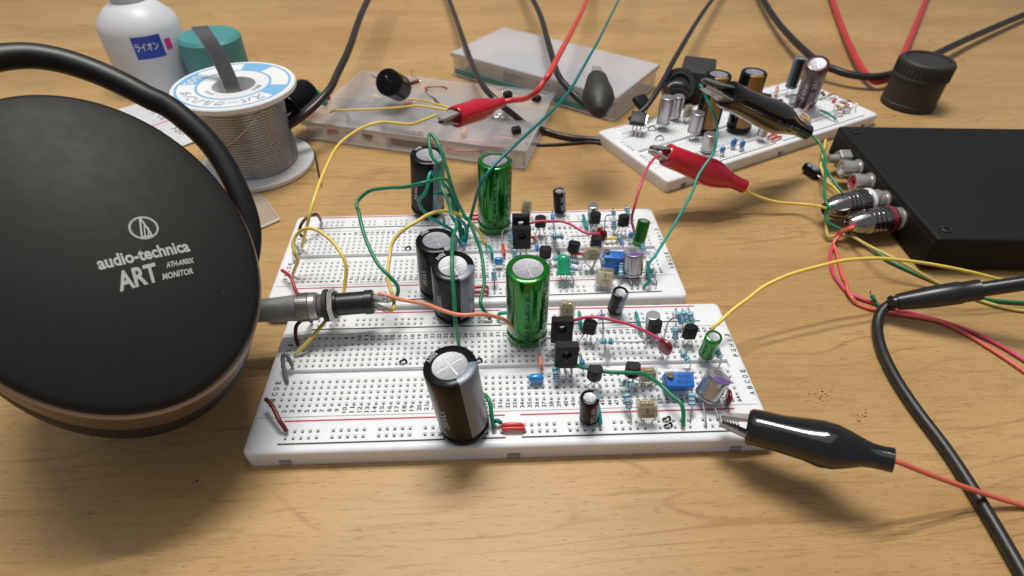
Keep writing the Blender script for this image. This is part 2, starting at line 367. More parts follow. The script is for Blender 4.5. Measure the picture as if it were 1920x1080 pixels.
    for sgn, yw in ((-1, Y0), (1, Y1)):
        xs = [lv[0][19][0], 3.0, 7.2, 77.8, 82.2, 152.8, 157.0, lv[0][0][0]]
        for i in range(7):
            xa_, xb_ = xs[i], xs[i + 1]; y0, y1 = yw - sgn * .25, yw - sgn * .1
            if i % 2 == 0:
                q = [(xa_, y0, 0), (xb_, y0, 0), (xb_, y1, 3.2), (xa_, y1, 3.2)]; mb.add(q, [(0, 1, 2, 3) if sgn < 0 else (3, 2, 1, 0)])
            else:
                yi = yw - sgn * 9
                q = [(xa_, y0, 0), (xb_, y0, 0), (xb_, y1, 3.2), (xa_, y1, 3.2), (xa_, yi, 0), (xb_, yi, 0), (xb_, yi, 3.2), (xa_, yi, 3.2)]
                mb.add(q, [(3, 2, 6, 7), (0, 3, 7, 4), (1, 2, 6, 5)])
    bl_ = [(x, y, 0.02) for x, y, z in loop(0.6, 0)]; mb.add(bl_, [tuple(reversed(range(20)))])
    return mb
def board_numbers(off_near=-2.35, off_far=31.3):
    mb = MB()
    for c in range(1, 65):
        x = (c - 1) * PT
        for yy in (off_near, off_far):
            xx = x + 0.55
            text(mb, str(c), lambda a, b_, xx=xx, yy=yy: V((xx - b_, yy + a - (0.65 if c < 10 else 1.25), 7.53)), h=1.55, w=(1.2 if c < 10 else 2.45) if c not in (1,) else 0.5)
    return mb
def board_letters():
    mb = MB()
    for i, ch_ in enumerate('ABCDEFGHIJ'):
        yy = (i if i < 5 else i + 2) * PT
        for xx in (-3.7, 164.6):
            text(mb, ch_, lambda a, b_, xx=xx, yy=yy: V((xx - b_ + .8, yy + a, 7.53)), h=1.9, w=None if ch_ == 'I' else 1.35, center=True)
    return mb
def strip(mb, x0, x1, y, wd, z=7.56): mb.add([(x0, y - wd, z), (x1, y - wd, z), (x1, y + wd, z), (x0, y + wd, z)], [(0, 1, 2, 3)])
bmesh_body = board_body(); BOLD[0] = .025; bmesh_num = board_numbers(); bmesh_let = board_letters(); BOLD[0] = 0.0; GC.clear()
def put_board(i, label):
    r = thing('breadboard', label, 'breadboard', (0, 0, 0), 'solderless breadboards on the desk')
    mk('board_body', bmesh_body, [M_board, M_hole], r); mk('printed_numbers', bmesh_num, M_ink, r)['kind'] = 'stuff'; mk('printed_letters', bmesh_let, M_ink, r)['kind'] = 'stuff'
    for xa, xb in ((3.3, 77.4), (82.7, 156.9)):
        for nm, y, mt in (('black_line', -15.35, M_ink), ('red_line', -6.45, M_inkred), ('black_line', 36.25, M_ink), ('red_line', 45.35, M_inkred)):
            if y > 45: y = 44.75
            m_ = MB(); strip(m_, xa, xb, y, .30); mk(nm, m_, mt, r)
    r.location = BL(i, 0, 0, 0) * S; r.rotation_euler = (0, 0, rad(BP[i][2])); return r
board1 = put_board(1, 'front white breadboard nearest the viewer, its lower edge fully in view')
board3 = None
def dup(root, loc, rz, label):
    r = root.copy(); COL.objects.link(r); r.location = loc; r.rotation_euler = (0, 0, rz); r['label'] = label
    for ch in root.children:
        c = ch.copy(); COL.objects.link(c); c.parent = r
    return r
board2 = dup(board1, BL(2, 0, 0, 0) * S, rad(BP[2][2]), 'second white breadboard lying directly behind the front one')
board3 = dup(board1, BL(3, 0, 0, 0) * S, rad(BP[3][2]), 'turned blurry white breadboard at upper right crowded with old parts')

# ---------------------------------------------------------------- builders of parts
def lead(root, pts, r=0.28, nm='lead', m=None, sm=True):
    mb = MB(); tube(mb, smooth(pts, 4) if sm and len(pts) > 2 else pts, r, 6); return mk(nm, mb, m or M_lead, root)
def wire(label, color, pts, r=0.73, ends=(True, True), name='jumper_wire', group=None, cat='wire', endlen=2.6):
    """pts: (px, py, z) or world vectors; bare metal tips at the chosen ends go down into the holes"""
    W = [P(*p) if not isinstance(p, V) else p for p in pts]
    root = thing(name, label, cat, W[0], group); sm = smooth(W, 7); ph_ = random.uniform(0, 6)
    if len(sm) > 60: sm = [p + V((math.sin(i * .31 + ph_) * .12, math.cos(i * .23 + ph_) * .12, math.sin(i * .27 + 2 * ph_) * .12 if p.z > 3 else 0)) if 3 < i < len(sm) - 4 else p for i, p in enumerate(sm)]
    mb = MB(); tube(mb, sm, r, 10); mk('insulation', mb, M_wire[color], root)
    for k, e in enumerate(ends):
        if e:
            p, q = (sm[0], sm[1]) if k == 0 else (sm[-1], sm[-2]); d = (p - q).normalized()
            e2 = p + d * 1.2; end = V((e2.x, e2.y, 5.6)) if p.z < 13 else p + d * endlen
            lead(root, [p - d * .4, e2, end], .27, 'bare_end')
    return root
def electro(label, base, top_px, D, H, kind='black', name='electrolytic_capacitor', top=None, stripe_at=0.0, txt=True, leads=True, axis=None, group=None, seg=40, gap=1.5):
    """base: centre of the underside; the axis is aimed at the pixel of the top centre"""
    base = V(base)
    if axis is None:
        d = ray(*top_px).normalized(); oc = CAM - base; bq = oc.dot(d); disc = bq * bq - (oc.length_squared - H * H)
        q = CAM + d * (-bq - math.sqrt(max(disc, 0)))
        ax = (q - base).normalized()
    else: ax = V(axis).normalized()
    root = thing(name, label, 'capacitor', base, group); r = D / 2
    tocam = (CAM - base); a, u, w = frame(ax, tocam)
    inner = {'black': .66, 'green': .70, 'silver': .98, 'gold': .7, 'maroon': .7, 'steel': .7}.get(kind, .66)
    g0 = min(0.09 * H, 3.0); gd = 0.035 * D if kind != 'silver' else .06 * D
    prof = [(0, r * .55), (0, r * .9), (r * .03, r * .97), (r * .1, r), (g0 * .8, r), (g0, r - gd), (g0 * 1.25, r - gd), (g0 * 1.5, r)]
    n = 6; 
    for k in range(1, n): prof.append((g0 * 1.5 + (H - r * .12 - g0 * 1.5) * k / n, r))
    prof += [(H - r * .12, r), (H - r * .04, r * .975), (H, r * .91)]
    prof += [(H, r * inner), (H - .25, r * inner - .05, 1)]
    prof += [(H - .3, r * inner - .3, 1), (H - .3, 0.001, 1)]
    if kind == 'silver': prof = prof[:-4] + [(H, r * .86, 0), (H, .001, 0)]
    sleeve = {'black': M_blk, 'green': M_green, 'silver': M_silver, 'gold': M_blk, 'maroon': M_maroon, 'steel': M_steel}[kind]
    st = {'black': M_grey, 'green': M_green, 'silver': M_silver, 'gold': M_gold, 'maroon': M_maroon, 'steel': M_plblk}[kind]
    off = int(round(stripe_at / 360 * seg)); half = max(2, seg // 9)
    mb = MB(); lathe(mb, base, ax, prof, seg, ref=tocam, stripe=(off - half + seg if off - half < 0 else off - half, off + half + (seg if off - half < 0 else 0), g0, H + 1, 2) if kind in ('black', 'gold', 'steel') and stripe_at is not None else None)
    mk('sleeve', mb, [sleeve, M_alu, st], root)
    if kind not in ('silver',):
        mb = MB(); tc = base + a * (H - .27)
        for ang in ((20, 110) if kind in ('black', 'green') else (20,)):
            d_ = u * math.cos(rad(ang)) + w * math.sin(rad(ang)); e_ = a.cross(d_)
            box(mb, tc, (d_, e_, a), (r * inner * 1.7, r * .06, .16), bev=0.03, seg=1)
        mk('vent_score', mb, M_alub, root)
    if leads:
        for s in (-1, 1):
            p = base + V((s * r * .45, 0, 0)); lead(root, [p + ax * .5, p - V((0, 0, .6)) * 1, V((p.x, p.y, min(5.8, base.z - 1.5)))], .3)
    if txt:
        mb = MB()
        def cyl(th0, s0, rr=r + .05): return lambda x, y: base + a * (s0 + x) + (u * math.cos(th0 + y / r) + w * math.sin(th0 + y / r)) * rr
        if kind == 'green' and D > 10:
            for th0, sz in ((rad(-6), 1.9), (rad(44), 2.6)):
                x = H * .12
                for k in range(4): text(mb, 'M219' if sz < 2 else ('85\u00b0C', 'M219')[k % 2], cyl(th0, x), w=H * .16, h=sz); x += H * .205
            mk('printed_text', mb, M_darkgreen, root)
        elif kind == 'green':
            text(mb, '16V47', cyl(rad(15), H * .2), w=H * .55, h=1.2); text(mb, 'M219', cyl(rad(-35), H * .2), w=H * .5, h=1.0); mk('printed_text', mb, M_darkgreen, root)
        elif kind == 'black' and D > 10:
            text(mb, '105\u00b0C', cyl(rad(60), H * .3), w=H * .35, h=2.2); text(mb, '50WV', cyl(rad(-52), H * .3), w=H * .3, h=2.2)
            ringr = r * .83
            for k, ch_ in enumerate('50WV'):
                for b0 in (-150, 30):
                    t = rad(b0 + k * 9); c_ = base + a * (H + .05) + (u * math.cos(t) + w * math.sin(t)) * ringr
                    rd = (u * math.cos(t) + w * math.sin(t)); tg = a.cross(rd); text(mb, ch_, plane_map(c_, tg, -rd), h=1.7, w=1.0, center=True)
            mk('printed_text', mb, M_label, root)
        elif kind in ('black',):
            text(mb, '50V', cyl(rad(12), H * .55), w=H * .26, h=1.3); text(mb, '10uF', cyl(rad(12), H * .15), w=H * .3, h=1.3); mk('printed_text', mb, M_label, root)
        elif kind in ('gold', 'maroon'):
            text(mb, '2200', cyl(rad(8), H * .15), w=H * .3, h=2.6); text(mb, '35V', cyl(rad(8), H * .55), w=H * .25, h=2.6); text(mb, 'AUDIO' if kind == 'gold' else '105', cyl(rad(-32), H * .25), w=H * .4, h=2.2)
            mk('printed_text', mb, M_gold if kind == 'gold' else M_label, root)
    root['_ax'] = tuple(a); return root
def polymer(label, base, top_px, D, H, leads_to=(), dots='20 S0 965', group=None):
    r = electro(label, base, top_px, D, H, 'silver', name='polymer_capacitor', txt=False, leads=False, group=group)
    a = V(r['_ax']); base = V(base); u = V((1, 0, 0)); u = (u - a * u.dot(a)).normalized(); w = a.cross(u); rr = D / 2
    mb = MB(); pts = []
    for k in range(13):
        t = rad(205 + k * 130 / 12); pts.append(base + a * (H + .03) + (u * math.cos(t) + w * math.sin(t)) * rr * .86)
    mb.add(pts, [tuple(range(13))])
    disc = [base + a * (H + .015) + (u * math.cos(rad(k * 12)) + w * math.sin(rad(k * 12))) * rr * .85 for k in range(30)]; md = MB(); md.add(disc, [tuple(range(30))]); mk('top_disc', md, M_canop, r)
    ring = [base + a * (H - rr * .045) + (u * math.cos(rad(200 + k * 10)) + w * math.sin(rad(200 + k * 10))) * rr * .99 for k in range(15)]
    tube(mb, ring, .16, 5); mk('purple_print', mb, M_purple, r)
    mb = MB()
    for k, s_ in enumerate(dots.split()): text(mb, s_, plane_map(base + a * (H + .04) + w * (2.3 - 1.65 * k), u, w), h=1.25, w=3.0, center=True)
    mk('printed_text', mb, M_ink, r)
    for k, e in enumerate(leads_to):
        p = base + u * (1.6 if k else -1.6); q = P(*e); lead(r, [p, V((q.x, q.y, 8.6)), V((q.x, q.y, 5.8))], .3)
    return r
def resistor(label, A, B, ea=None, eb=None, dia=2.45, bands='knbkn', body=None, group=None, name='resistor'):
    """A, B: body ends as (px,py,z); ea, eb: lists of pixel points each lead passes, the last being the hole"""
    A = P(*A) if not isinstance(A, V) else A; B = P(*B) if not isinstance(B, V) else B
    root = thing(name, label, 'resistor', A, group); d = (B - A); L_ = d.length; d.normalize(); r = dia / 2
    mats = [body or M_rbody] + [M_bands[c] for c in bands]; prof = [(0, .25), (L_ * .02, r * .7), (L_ * .08, r * .95), (L_ * .17, r), (L_ * .25, r * .92)]
    n = len(bands); x0, x1 = L_ * .25, L_ * .8; st = (x1 - x0) / n
    prof = [(0, .25, 0), (L_ * .02, r * .7, 0), (L_ * .08, r * .95, 0), (L_ * .16, r, 1), (L_ * .23, r * .98, 0)]
    for k in range(1, n - 1): a_ = L_ * (.27 + .46 * (k - .5) / max(1, n - 2)); prof += [(a_, r * .84, k + 1), (a_ + L_ * .075, r * .84, 0)]
    prof += [(L_ * .77, r * .98, n), (L_ * .84, r, 0), (L_ * .92, r * .95, 0), (L_ * .98, r * .7, 0), (L_, .25, 0)]
    mb = MB(); lathe(mb, A, d, prof, 14); mk('resistor_body', mb, mats, root)
    for p, e, sg in ((A, ea, -1), (B, eb, 1)):
        if e:
            W = [P(*q) for q in e]; W[-1] = V((W[-1].x, W[-1].y, 5.8)) if W[-1].z < 9 else W[-1]
            lead(root, [p, p + d * sg * .8] + W, .27)
    return root
def to92(label, bottom, holes, yaw=0, tilt=(0, 0), hgt=4.8, mt=None, name='transistor', group=None):
    """bottom: pixel of the body's lower middle; holes: three hole pixels"""
    H = [P(*h) for h in holes]; Y = sum(h.y for h in H) / 3; b = PY(bottom[0], bottom[1], Y + tilt[1] * 4)
    root = thing(name, label, 'transistor', V((b.x, b.y, 7.5)), group)
    ax = rotz(yaw); up = V((tilt[0], tilt[1], 1)).normalized(); fx = (ax[0] - up * ax[0].dot(up)).normalized(); fy = up.cross(fx)
    poly = [(-1.95, -1.6), (1.95, -1.6)] + [(2.65 * math.cos(t), 2.65 * math.sin(t) * .88 + .05) for t in [rad(-25 + k * 23) for k in range(11)]]
    mb = MB(); prism(mb, poly, b, (fx, fy, up), hgt - .25); prism(mb, [(x * .95, y * .95) for x, y in poly], b + up * (hgt - .25), (fx, fy, up), .25)
    mk('body', mb, mt or M_epoxy, root, sharp=30)
    for k, h in enumerate(H):
        p = b + fx * (k - 1) * 1.27
        lead(root, [p + up * .3, p - up * 1.0, V((h.x, h.y, 8.4)), V((h.x, h.y, 5.8))], .24)
    return root
def regulator(label, bottom, holes, yaw=0, tilt=(0, 0), W_=7.8, Hh=10.6, T=3.0, group='power transistors'):
    H = [P(*h) for h in holes]; Y = sum(h.y for h in H) / 3; b = PY(bottom[0], bottom[1], Y)
    root = thing('power_transistor', label, 'transistor', V((b.x, b.y, 7.5)), group)
    ax = rotz(yaw); up = V((tilt[0], tilt[1], 1)).normalized(); fx = (ax[0] - up * ax[0].dot(up)).normalized(); fy = up.cross(fx); mb = MB()
    n = 24; hz = Hh * .63; rr = 1.7; sqp = []; cir = []
    for k in range(n):
        t = 2 * math.pi * (k + .5) / n; c, s = math.cos(t), math.sin(t); cir.append((rr * c, hz + rr * s))
        sc_ = min((W_ / 2) / abs(c) if abs(c) > 1e-6 else 1e9, ((Hh - hz) if s > 0 else hz) / abs(s) if abs(s) > 1e-6 else 1e9); sqp.append((c * sc_, hz + s * sc_))
    for (kx, kz) in ((W_ / 2, Hh), (-W_ / 2, Hh), (-W_ / 2, 0), (W_ / 2, 0)):
        j = min(range(n), key=lambda i: (sqp[i][0] - kx) ** 2 + (sqp[i][1] - kz) ** 2); sqp[j] = (kx, kz)
    vs = []
    for yy in (-T / 2, T / 2):
        for ring in (sqp, cir): vs += [b + fx * x + up * z + fy * yy for x, z in ring]
    fs = []
    for k in range(n):
        j = (k + 1) % n; fs += [(k, j, n + j, n + k), (2 * n + j, 2 * n + k, 3 * n + k, 3 * n + j), (k, 2 * n + k, 2 * n + j, j), (n + k, n + j, 3 * n + j, 3 * n + k)]
    mb.add(vs, fs); mk('body', mb, M_epoxy, root, sharp=30)
    mb = MB(); lathe(mb, b + fx * 0 + up * (hz - 2.9) - fy * (T / 2 + .02), -fy, [(0, .55), (.05, .5)], 12); mk('pin_mark', mb, M_plblk, root)
    for k, h in enumerate(H):
        p = b + fx * (k - 1) * 2.3; m_ = MB()
        for q0, q1 in ((p + up * .2, V((h.x, h.y, 5.8))),):
            tube(m_, [q0, q0 - up * 2.2, q1 + V((0, 0, 3)), q1], [.62, .5, .42, .4], 4)
        mk('lead', m_, M_lead, root, sharp=50)
    return root
def filmcap(label, bottom, Y=None, yaw=0, tilt=(0, 0), size=(7.4, 3.6, 8.4), lines=('2', '1'), holes=(), group='clear film capacitors', z=None):
    b = PY(bottom[0], bottom[1], Y) if z is None else P(bottom[0], bottom[1], z)
    root = thing('film_capacitor', label, 'capacitor', b, group); ax = rotz(yaw); up = V((tilt[0], tilt[1], 1)).normalized()
    fx = (ax[0] - up * ax[0].dot(up)).normalized(); fy = up.cross(fx); w_, t_, h_ = size
    mb = MB(); box(mb, b + up * h_ / 2, (fx, fy, up), size, bev=min(1.65, size[1] * .46), seg=4); mk('resin_body', mb, M_beige, root, sharp=60)
    mb = MB(); box(mb, b + up * (h_ * .46), (fx, fy, up), (w_ - 1.3, t_ - 1.3, h_ * .70), bev=.9, seg=3); mk('film_winding', mb, M_foil, root, sharp=60)
    mb = MB(); box(mb, b + up * (h_ * .885), (fx, fy, up), (w_ * .62, t_ * .45, h_ * .06), bev=.12, seg=1); mk('resin_core', mb, M_amber, root)
    mb = MB(); f0 = b - fy * (t_ / 2 + .03)
    text(mb, lines[0], plane_map(f0 + up * (h_ * .62), fx, up), h=1.7, w=1.4, center=True)
    text(mb, lines[1], plane_map(f0 + up * (h_ * .62) + fx * 1.7, fx, up), h=1.5, center=True)
    text(mb, '100', plane_map(f0 + up * (h_ * .34) + fx * .3, fx, up), h=1.3, w=3.4, center=True); mk('printed_text', mb, M_mark, root)
    for k, h in enumerate(holes):
        q = P(*h); p = b + fx * (2.2 if k else -2.2); lead(root, [p + up * .4, p - up * .6, V((q.x, q.y, 8.5)), V((q.x, q.y, 5.8))], .3)
    return root
def drop(label, c, axes, size, m, holes=(), name='ceramic_capacitor', group=None, bead=False):
    """small lens or bead shaped dipped part; axes: width, thickness, up"""
    c = P(*c) if not isinstance(c, V) else c; root = thing(name, label, 'capacitor', c - V((0, 0, size[2] / 2)), group); mb = MB(); n, m_ = 18, 10; vs = []; fs = []
    for i in range(m_ + 1):
        ph = math.pi * i / m_
        for k in range(n):
            t = 2 * math.pi * k / n; e = .75
            x = math.sin(ph) * math.cos(t); y = math.sin(ph) * math.sin(t); z = math.cos(ph)
            f_ = lambda q: math.copysign(abs(q) ** e, q)
            vs.append(c + axes[0] * f_(x) * size[0] / 2 + axes[1] * f_(y) * size[1] / 2 + axes[2] * f_(z) * size[2] / 2)
    for i in range(m_):
        for k in range(n): fs.append((i * n + k, i * n + (k + 1) % n, (i + 1) * n + (k + 1) % n, (i + 1) * n + k))
    mb.add(vs, fs); mk('dipped_body', mb, m, root, sharp=80)
    for k, h in enumerate(holes):
        q = P(*h); p = c - axes[2] * size[2] * .38 + axes[0] * (size[0] * .28 * (1 if k else -1)); lead(root, [p, p - axes[2] * 1.2, V((q.x, q.y, 8.4)), V((q.x, q.y, 5.8))], .26)
    return root
def trimmer(label, c, yaw, tilt, size, t1, t2, flip=False):
    root = thing('trimmer_potentiometer', label, 'trimmer', V((c.x, c.y, 7.5)), 'blue trimmers'); ax = rotz(yaw); up = V((tilt[0], tilt[1], 1)).normalized()
    fx = (ax[0] - up * ax[0].dot(up)).normalized(); fy = up.cross(fx)
    mb = MB(); box(mb, c + up * size[2] / 2, (fx, fy, up), size, bev=.25); mk('body', mb, M_trim, root)
    mb = MB(); s0 = c + up * size[2] - fx * (size[0] / 2 - 1.3) + fy * (size[1] / 2 - 1.5)
    lathe(mb, s0, up, [(0, .95), (.15, 1.15), (1.2, 1.15), (1.35, 1.0), (1.35, .01)], 16)
    mk('adjusting_screw', mb, M_brass, root)
    mb = MB(); box(mb, s0 + up * 1.4, (fx, fy, up), (1.9, .3, .1)); mk('screw_slot', mb, M_mark, root)
    mb = MB()
    text(mb, t1, plane_map(c + up * (size[2] + .03) + fx * 1.2 + fy * .9, fx, fy), h=1.2, w=4.6, center=True); text(mb, t2, plane_map(c + up * (size[2] + .03) + fx * 1.2 - fy * .9, fx, fy), h=1.1, w=4.6, center=True)
    mk('printed_text', mb, M_trimd, root)
    for k in (-1, 0, 1): p = c + fx * k * 2.54; lead(root, [p, V((p.x, p.y, 5.8))], .28)
    return root
def croc(label, p0, p1, m, jaws=True, jaw_len=11, hw=5.4, flat=.8, up=(0, 0, 1), open_=0.0, dull=False, group='crocodile clips', prof=None):
    p0, p1 = V(p0), V(p1); a = (p1 - p0).normalized(); L_ = (p1 - p0).length; root = thing('crocodile_clip', label, 'clip', V((p0.x, p0.y, min(p0.z, p1.z))), group)
    _, u, w = frame(a, up)
    pr = prof or [(0, .86), (.02, .96), (.08, .95), (.25, .98), (.42, 1.08), (.53, 1.18), (.62, 1.12), (.72, .88), (.80, .66), (.86, .56), (.93, .54), (.995, .55), (1, .47)]
    P_ = [(t * L_, k * hw) for t, k in pr]
    mb = MB(); prf = [(1.5, P_[0][1] * .6), (0.0, P_[0][1] * .88)] + [(x + .01, r_) for x, r_ in P_]
    # boot, flattened across its height
    seg = 28; vs = []; fs = []
    for x, r_ in prf:
        tt = x / L_; fl = flat + (1 - flat) * max(0, min(1, (tt - .6) / .25)); cr = 1
        for k in range(seg):
            t = 2 * math.pi * k / seg; q_ = r_ * (1 + .022 * math.sin(3 * t + x * .5) + .015 * math.sin(5 * t - x * .9)); vs.append(p0 + a * x + u * math.cos(t) * q_ * fl + w * math.sin(t) * q_)
    for i in range(len(prf) - 1):
        for k in range(seg): fs.append((i * seg + k, i * seg + (k + 1) % seg, (i + 1) * seg + (k + 1) % seg, (i + 1) * seg + k))
    fs.append(tuple(range(seg)) ); fs.append(tuple((len(prf) - 1) * seg + k for k in range(seg)))
    mb.add(vs, fs); b = mk('vinyl_boot', mb, m, root, sharp=50)
    if jaws:
        for s in (1, -1):
            d0 = p0 + u * s * 2.0 + a * 2; tip = p0 - a * jaw_len + u * s * (.5 + open_); mb = MB(); wd0, wd1 = 3.6, 1.9
            # channel-shaped jaw: a back plate and two toothed cheeks
            j = (d0 - tip); jl = j.length; ja = j.normalized(); jn = (u * s - ja * (u * s).dot(ja)).normalized(); jw = ja.cross(jn)
            mb.add([tip - jw * wd1 + jn * 1.0, tip + jw * wd1 + jn * 1.0, d0 + jw * wd0 + jn * 1.4, d0 - jw * wd0 + jn * 1.4] + [tip - jw * wd1 + jn * .7, tip + jw * wd1 + jn * .7, d0 + jw * wd0 + jn * 1.1, d0 - jw * wd0 + jn * 1.1], [(0, 1, 2, 3), (7, 6, 5, 4), (0, 4, 5, 1), (1, 5, 6, 2), (3, 7, 4, 0)])
            for e in (-1, 1):
                pts = [(0, 1.0)] + [(jl, 1.4)] + [(jl, .6)]; nt_ = 6
                for k in range(nt_): x = jl * .55 * (1 - k / nt_); pts += [(x, .1 if s > 0 else .1), (x - jl * .045, -.62)]
                pts += [(0, 0.1)]
                lo = [tip + ja * x + jn * y + jw * e * (wd1 + (wd0 - wd1) * x / jl) for x, y in pts]; hi = [q - jw * e * .35 for q in lo]; n_ = len(pts)
                mb.add(lo + hi, [tuple(range(n_)), tuple(reversed(range(n_, 2 * n_)))] + [(i, (i + 1) % n_, n_ + (i + 1) % n_, n_ + i) for i in range(n_)])
            mk('toothed_jaw', mb, M_jaw, root, sharp=30)
    return root

BOLD[0] = .012
# ---------------------------------------------------------------- parts on the front breadboard
BIGB = 'large black electrolytic capacitors on the two boards'
electro('big black capacitor standing alone on the near rail of the front breadboard', P(872, 797, 9), (843, 684), 16.4, 31.5, stripe_at=48, group=BIGB)
electro('big black capacitor on the far rail of the front breadboard, green wire across its top', P(852, 580, 9), (849, 497), 16.2, 26, stripe_at=50, group=BIGB)
electro('big black capacitor on the near rail of the rear breadboard, half hidden behind its twin', P(824, 541, 9), (818, 449), 16.2, 26, stripe_at=60, group=BIGB)
electro('big black capacitor farthest back, standing at the far edge of the rear breadboard', P(802, 391, 9), (802, 289), 16.0, 31, stripe_at=52, group=BIGB)
electro('large shiny green capacitor standing in the middle of the front breadboard', P(988, 624, 9), (990, 502), 15.6, 33.5, 'green', group='large green capacitors')
electro('large shiny green capacitor at the far side of the rear breadboard', P(927, 421, 9), (928, 300), 15.6, 34, 'green', group='large green capacitors')
SMB = 'small black electrolytic capacitors'
electro('small black capacitor on the near rail of the front breadboard beside a teal jumper', P(1104, 784, 9.5), (1106, 744), 6.4, 11.5, stripe_at=115, group=SMB, seg=28)
electro('small black capacitor between the two boards, on the far rail of the front breadboard', P(1153, 580, 9.5), (1164, 547), 6.3, 11.2, stripe_at=70, group=SMB, seg=28)
electro('small black capacitor on the far rail of the rear breadboard', P(1050, 395, 9.5), (1048, 357), 5.9, 11.5, stripe_at=75, group=SMB, seg=28)
SMG = 'small green capacitors'
electro('small green capacitor leaning at the right end of the front breadboard, under the yellow wire', P(1324, 664, 10.5), (1339, 630), 5.9, 11.4, 'green', group=SMG, seg=28)
electro('small green capacitor leaning at the right end of the rear breadboard', P(1196, 459, 11), (1208, 413), 5.6, 12.0, 'green', group=SMG, seg=28)
PG = 'silver polymer capacitors on the two boards'
polymer('fat silver capacitor with a purple print leaning left on the front breadboard', P(1324, 742, 11), (1349, 704), 8.4, 9.3, [(1322.5, 799), (1348, 790)], group=PG)
polymer('fat silver capacitor with a purple print standing upright on the rear breadboard', P(1186, 512, 10.5), (1188, 472), 8.4, 10.2, [(1184.6, 539), (1196, 538)], group=PG)
# the quieter grey can behind a transistor, on each board
electro('dull grey capacitor pressed behind a black transistor on the front breadboard', P(1222, 620, 9), (1225, 590), 5.2, 8.6, 'silver', txt=False, group='dull grey capacitors', seg=24)
electro('dull grey capacitor pressed behind a black transistor on the rear breadboard', P(1112, 412, 9), (1112, 384), 5.2, 8.6, 'silver', txt=False, group='dull grey capacitors', seg=24)

TG = 'black three legged transistors'
to92('tilted flat faced black transistor beside a teal jumper on the front breadboard', (1103, 622), [(1085, 643), (1097, 643), (1107.6, 643)], yaw=-6, tilt=(.12, .1), group=TG)
to92('round backed black transistor in the centre of the front breadboard, behind the low green wire', (1114, 706), [(1102, 726), (1114, 726), (1126, 726)], yaw=178, group=TG)
to92('round backed black transistor right of centre on the front breadboard, beside a short red jumper', (1184, 700), [(1174, 716), (1186, 717), (1198, 717)], yaw=172, group=TG)
to92('black transistor standing in front of a grey capacitor on the front breadboard', (1226, 621), [(1207, 640), (1222, 640), (1234, 640)], yaw=8, tilt=(0, .1), group=TG)
to92('black transistor at the right of the front breadboard under a pair of blue resistors', (1291, 631), [(1279, 648), (1288, 648), (1297, 648)], yaw=6, tilt=(.08, .12), group=TG)
to92('black transistor with its flat face forward, right of the rear board\'s power transistors', (1013, 423), [(1004, 442), (1011.5, 442), (1020.6, 442)], yaw=4, group=TG)
to92('round backed black transistor behind the rim of the front green capacitor', (1022, 480), [(1012, 496), (1023, 496), (1033, 496)], yaw=176, group=TG)
to92('leaning black transistor between the green LED and a clear film capacitor', (1074, 470), [(1065.7, 479), (1073, 480), (1081, 485)], yaw=170, tilt=(.12, 0), group=TG)
to92('black transistor in front of a grey capacitor on the rear breadboard', (1115, 416), [(1106, 432), (1113, 432), (1121, 432)], yaw=2, group=TG)
to92('black transistor at the right of the rear breadboard in front of a blue resistor', (1168, 421), [(1155.6, 443), (1164.5, 440), (1173, 441)], yaw=4, group=TG)
to92('black transistor half hidden behind a clear film capacitor beside the dark red part', (1117, 461), [(1106, 474), (1116, 474), (1126, 474)], yaw=178, group=TG)
regulator('black power transistor with a hole, the farther of two on the front breadboard', (1052, 637), [(1040, 655), (1052, 655), (1063, 655)], tilt=(0, .05))
regulator('black power transistor with a hole, the nearer of two on the front breadboard', (1060, 684), [(1049, 705), (1060, 705), (1072, 705)], tilt=(0, .03), yaw=-2)
regulator('black power transistor with a hole, the farther of two on the rear breadboard', (976, 440), [(966, 456), (976, 456), (987, 456)], tilt=(0, .03))
regulator('black power transistor with a hole, the nearer of two on the rear breadboard', (978, 463), [(966, 478), (976, 478), (987, 478)], tilt=(0, .05))
filmcap('clear beige film capacitor on the rear breadboard left of the blue trimmer', (1107, 489), Y=P(1110, 505).y, size=(7.4, 3.4, 7.4), holes=[(1107, 505), (1112, 505)])
filmcap('clear beige film capacitor lying askew on the near rail of the rear breadboard', (1131, 538), z=9.5, yaw=-8, tilt=(.18, .72), size=(7.8, 3.4, 8.4), holes=[(1118, 545), (1141, 544)])
filmcap('clear beige film capacitor on the far rail of the front breadboard, behind the power transistors', (1062, 596), z=9.3, yaw=-14, tilt=(0, .06), size=(6.6, 3.6, 8.6), holes=[(1058, 600), (1068, 600)])
filmcap('clear beige film capacitor at the far edge of the rear breadboard behind the power transistors', (985, 402), z=9.5, yaw=0, tilt=(.12, .1), size=(5.4, 3.4, 7.8), holes=[(982, 411), (990, 411)])
filmcap('clear beige film capacitor on the near rail of the front breadboard', (1215, 785), z=10, yaw=-10, tilt=(-.18, .22), size=(7.6, 3.4, 8.2), holes=[(1207, 792), (1222, 792)])
filmcap('clear beige film capacitor left of the front blue trimmer, lying over the low green wire', (1215, 716), z=9.5, yaw=0, tilt=(-.1, .2), size=(6.6, 3.4, 6.6), holes=[(1208, 722), (1220, 722)])
trimmer('blue trimmer with a brass screw on the rear breadboard, tilted to show its side', PY(1146, 501, P(1146, 508).y), -4, (.05, -.10), (9.3, 4.6, 8.0), 'W202', 'SL151')
trimmer('blue trimmer with a brass screw on the front breadboard, its W202 print facing up', PY(1267, 719, P(1262, 728).y), -3, (-.02, -.42), (9.6, 5.2, 6.0), 'W202', 'SL151')
u_ = rotz(0)
drop('bright blue ceramic capacitor left of the green capacitor on the rear breadboard', P(935, 489, 11.5), u_, (4.2, 2.6, 3.8), M_bluecer, [(927, 500), (945, 498)], group='blue ceramic capacitors')
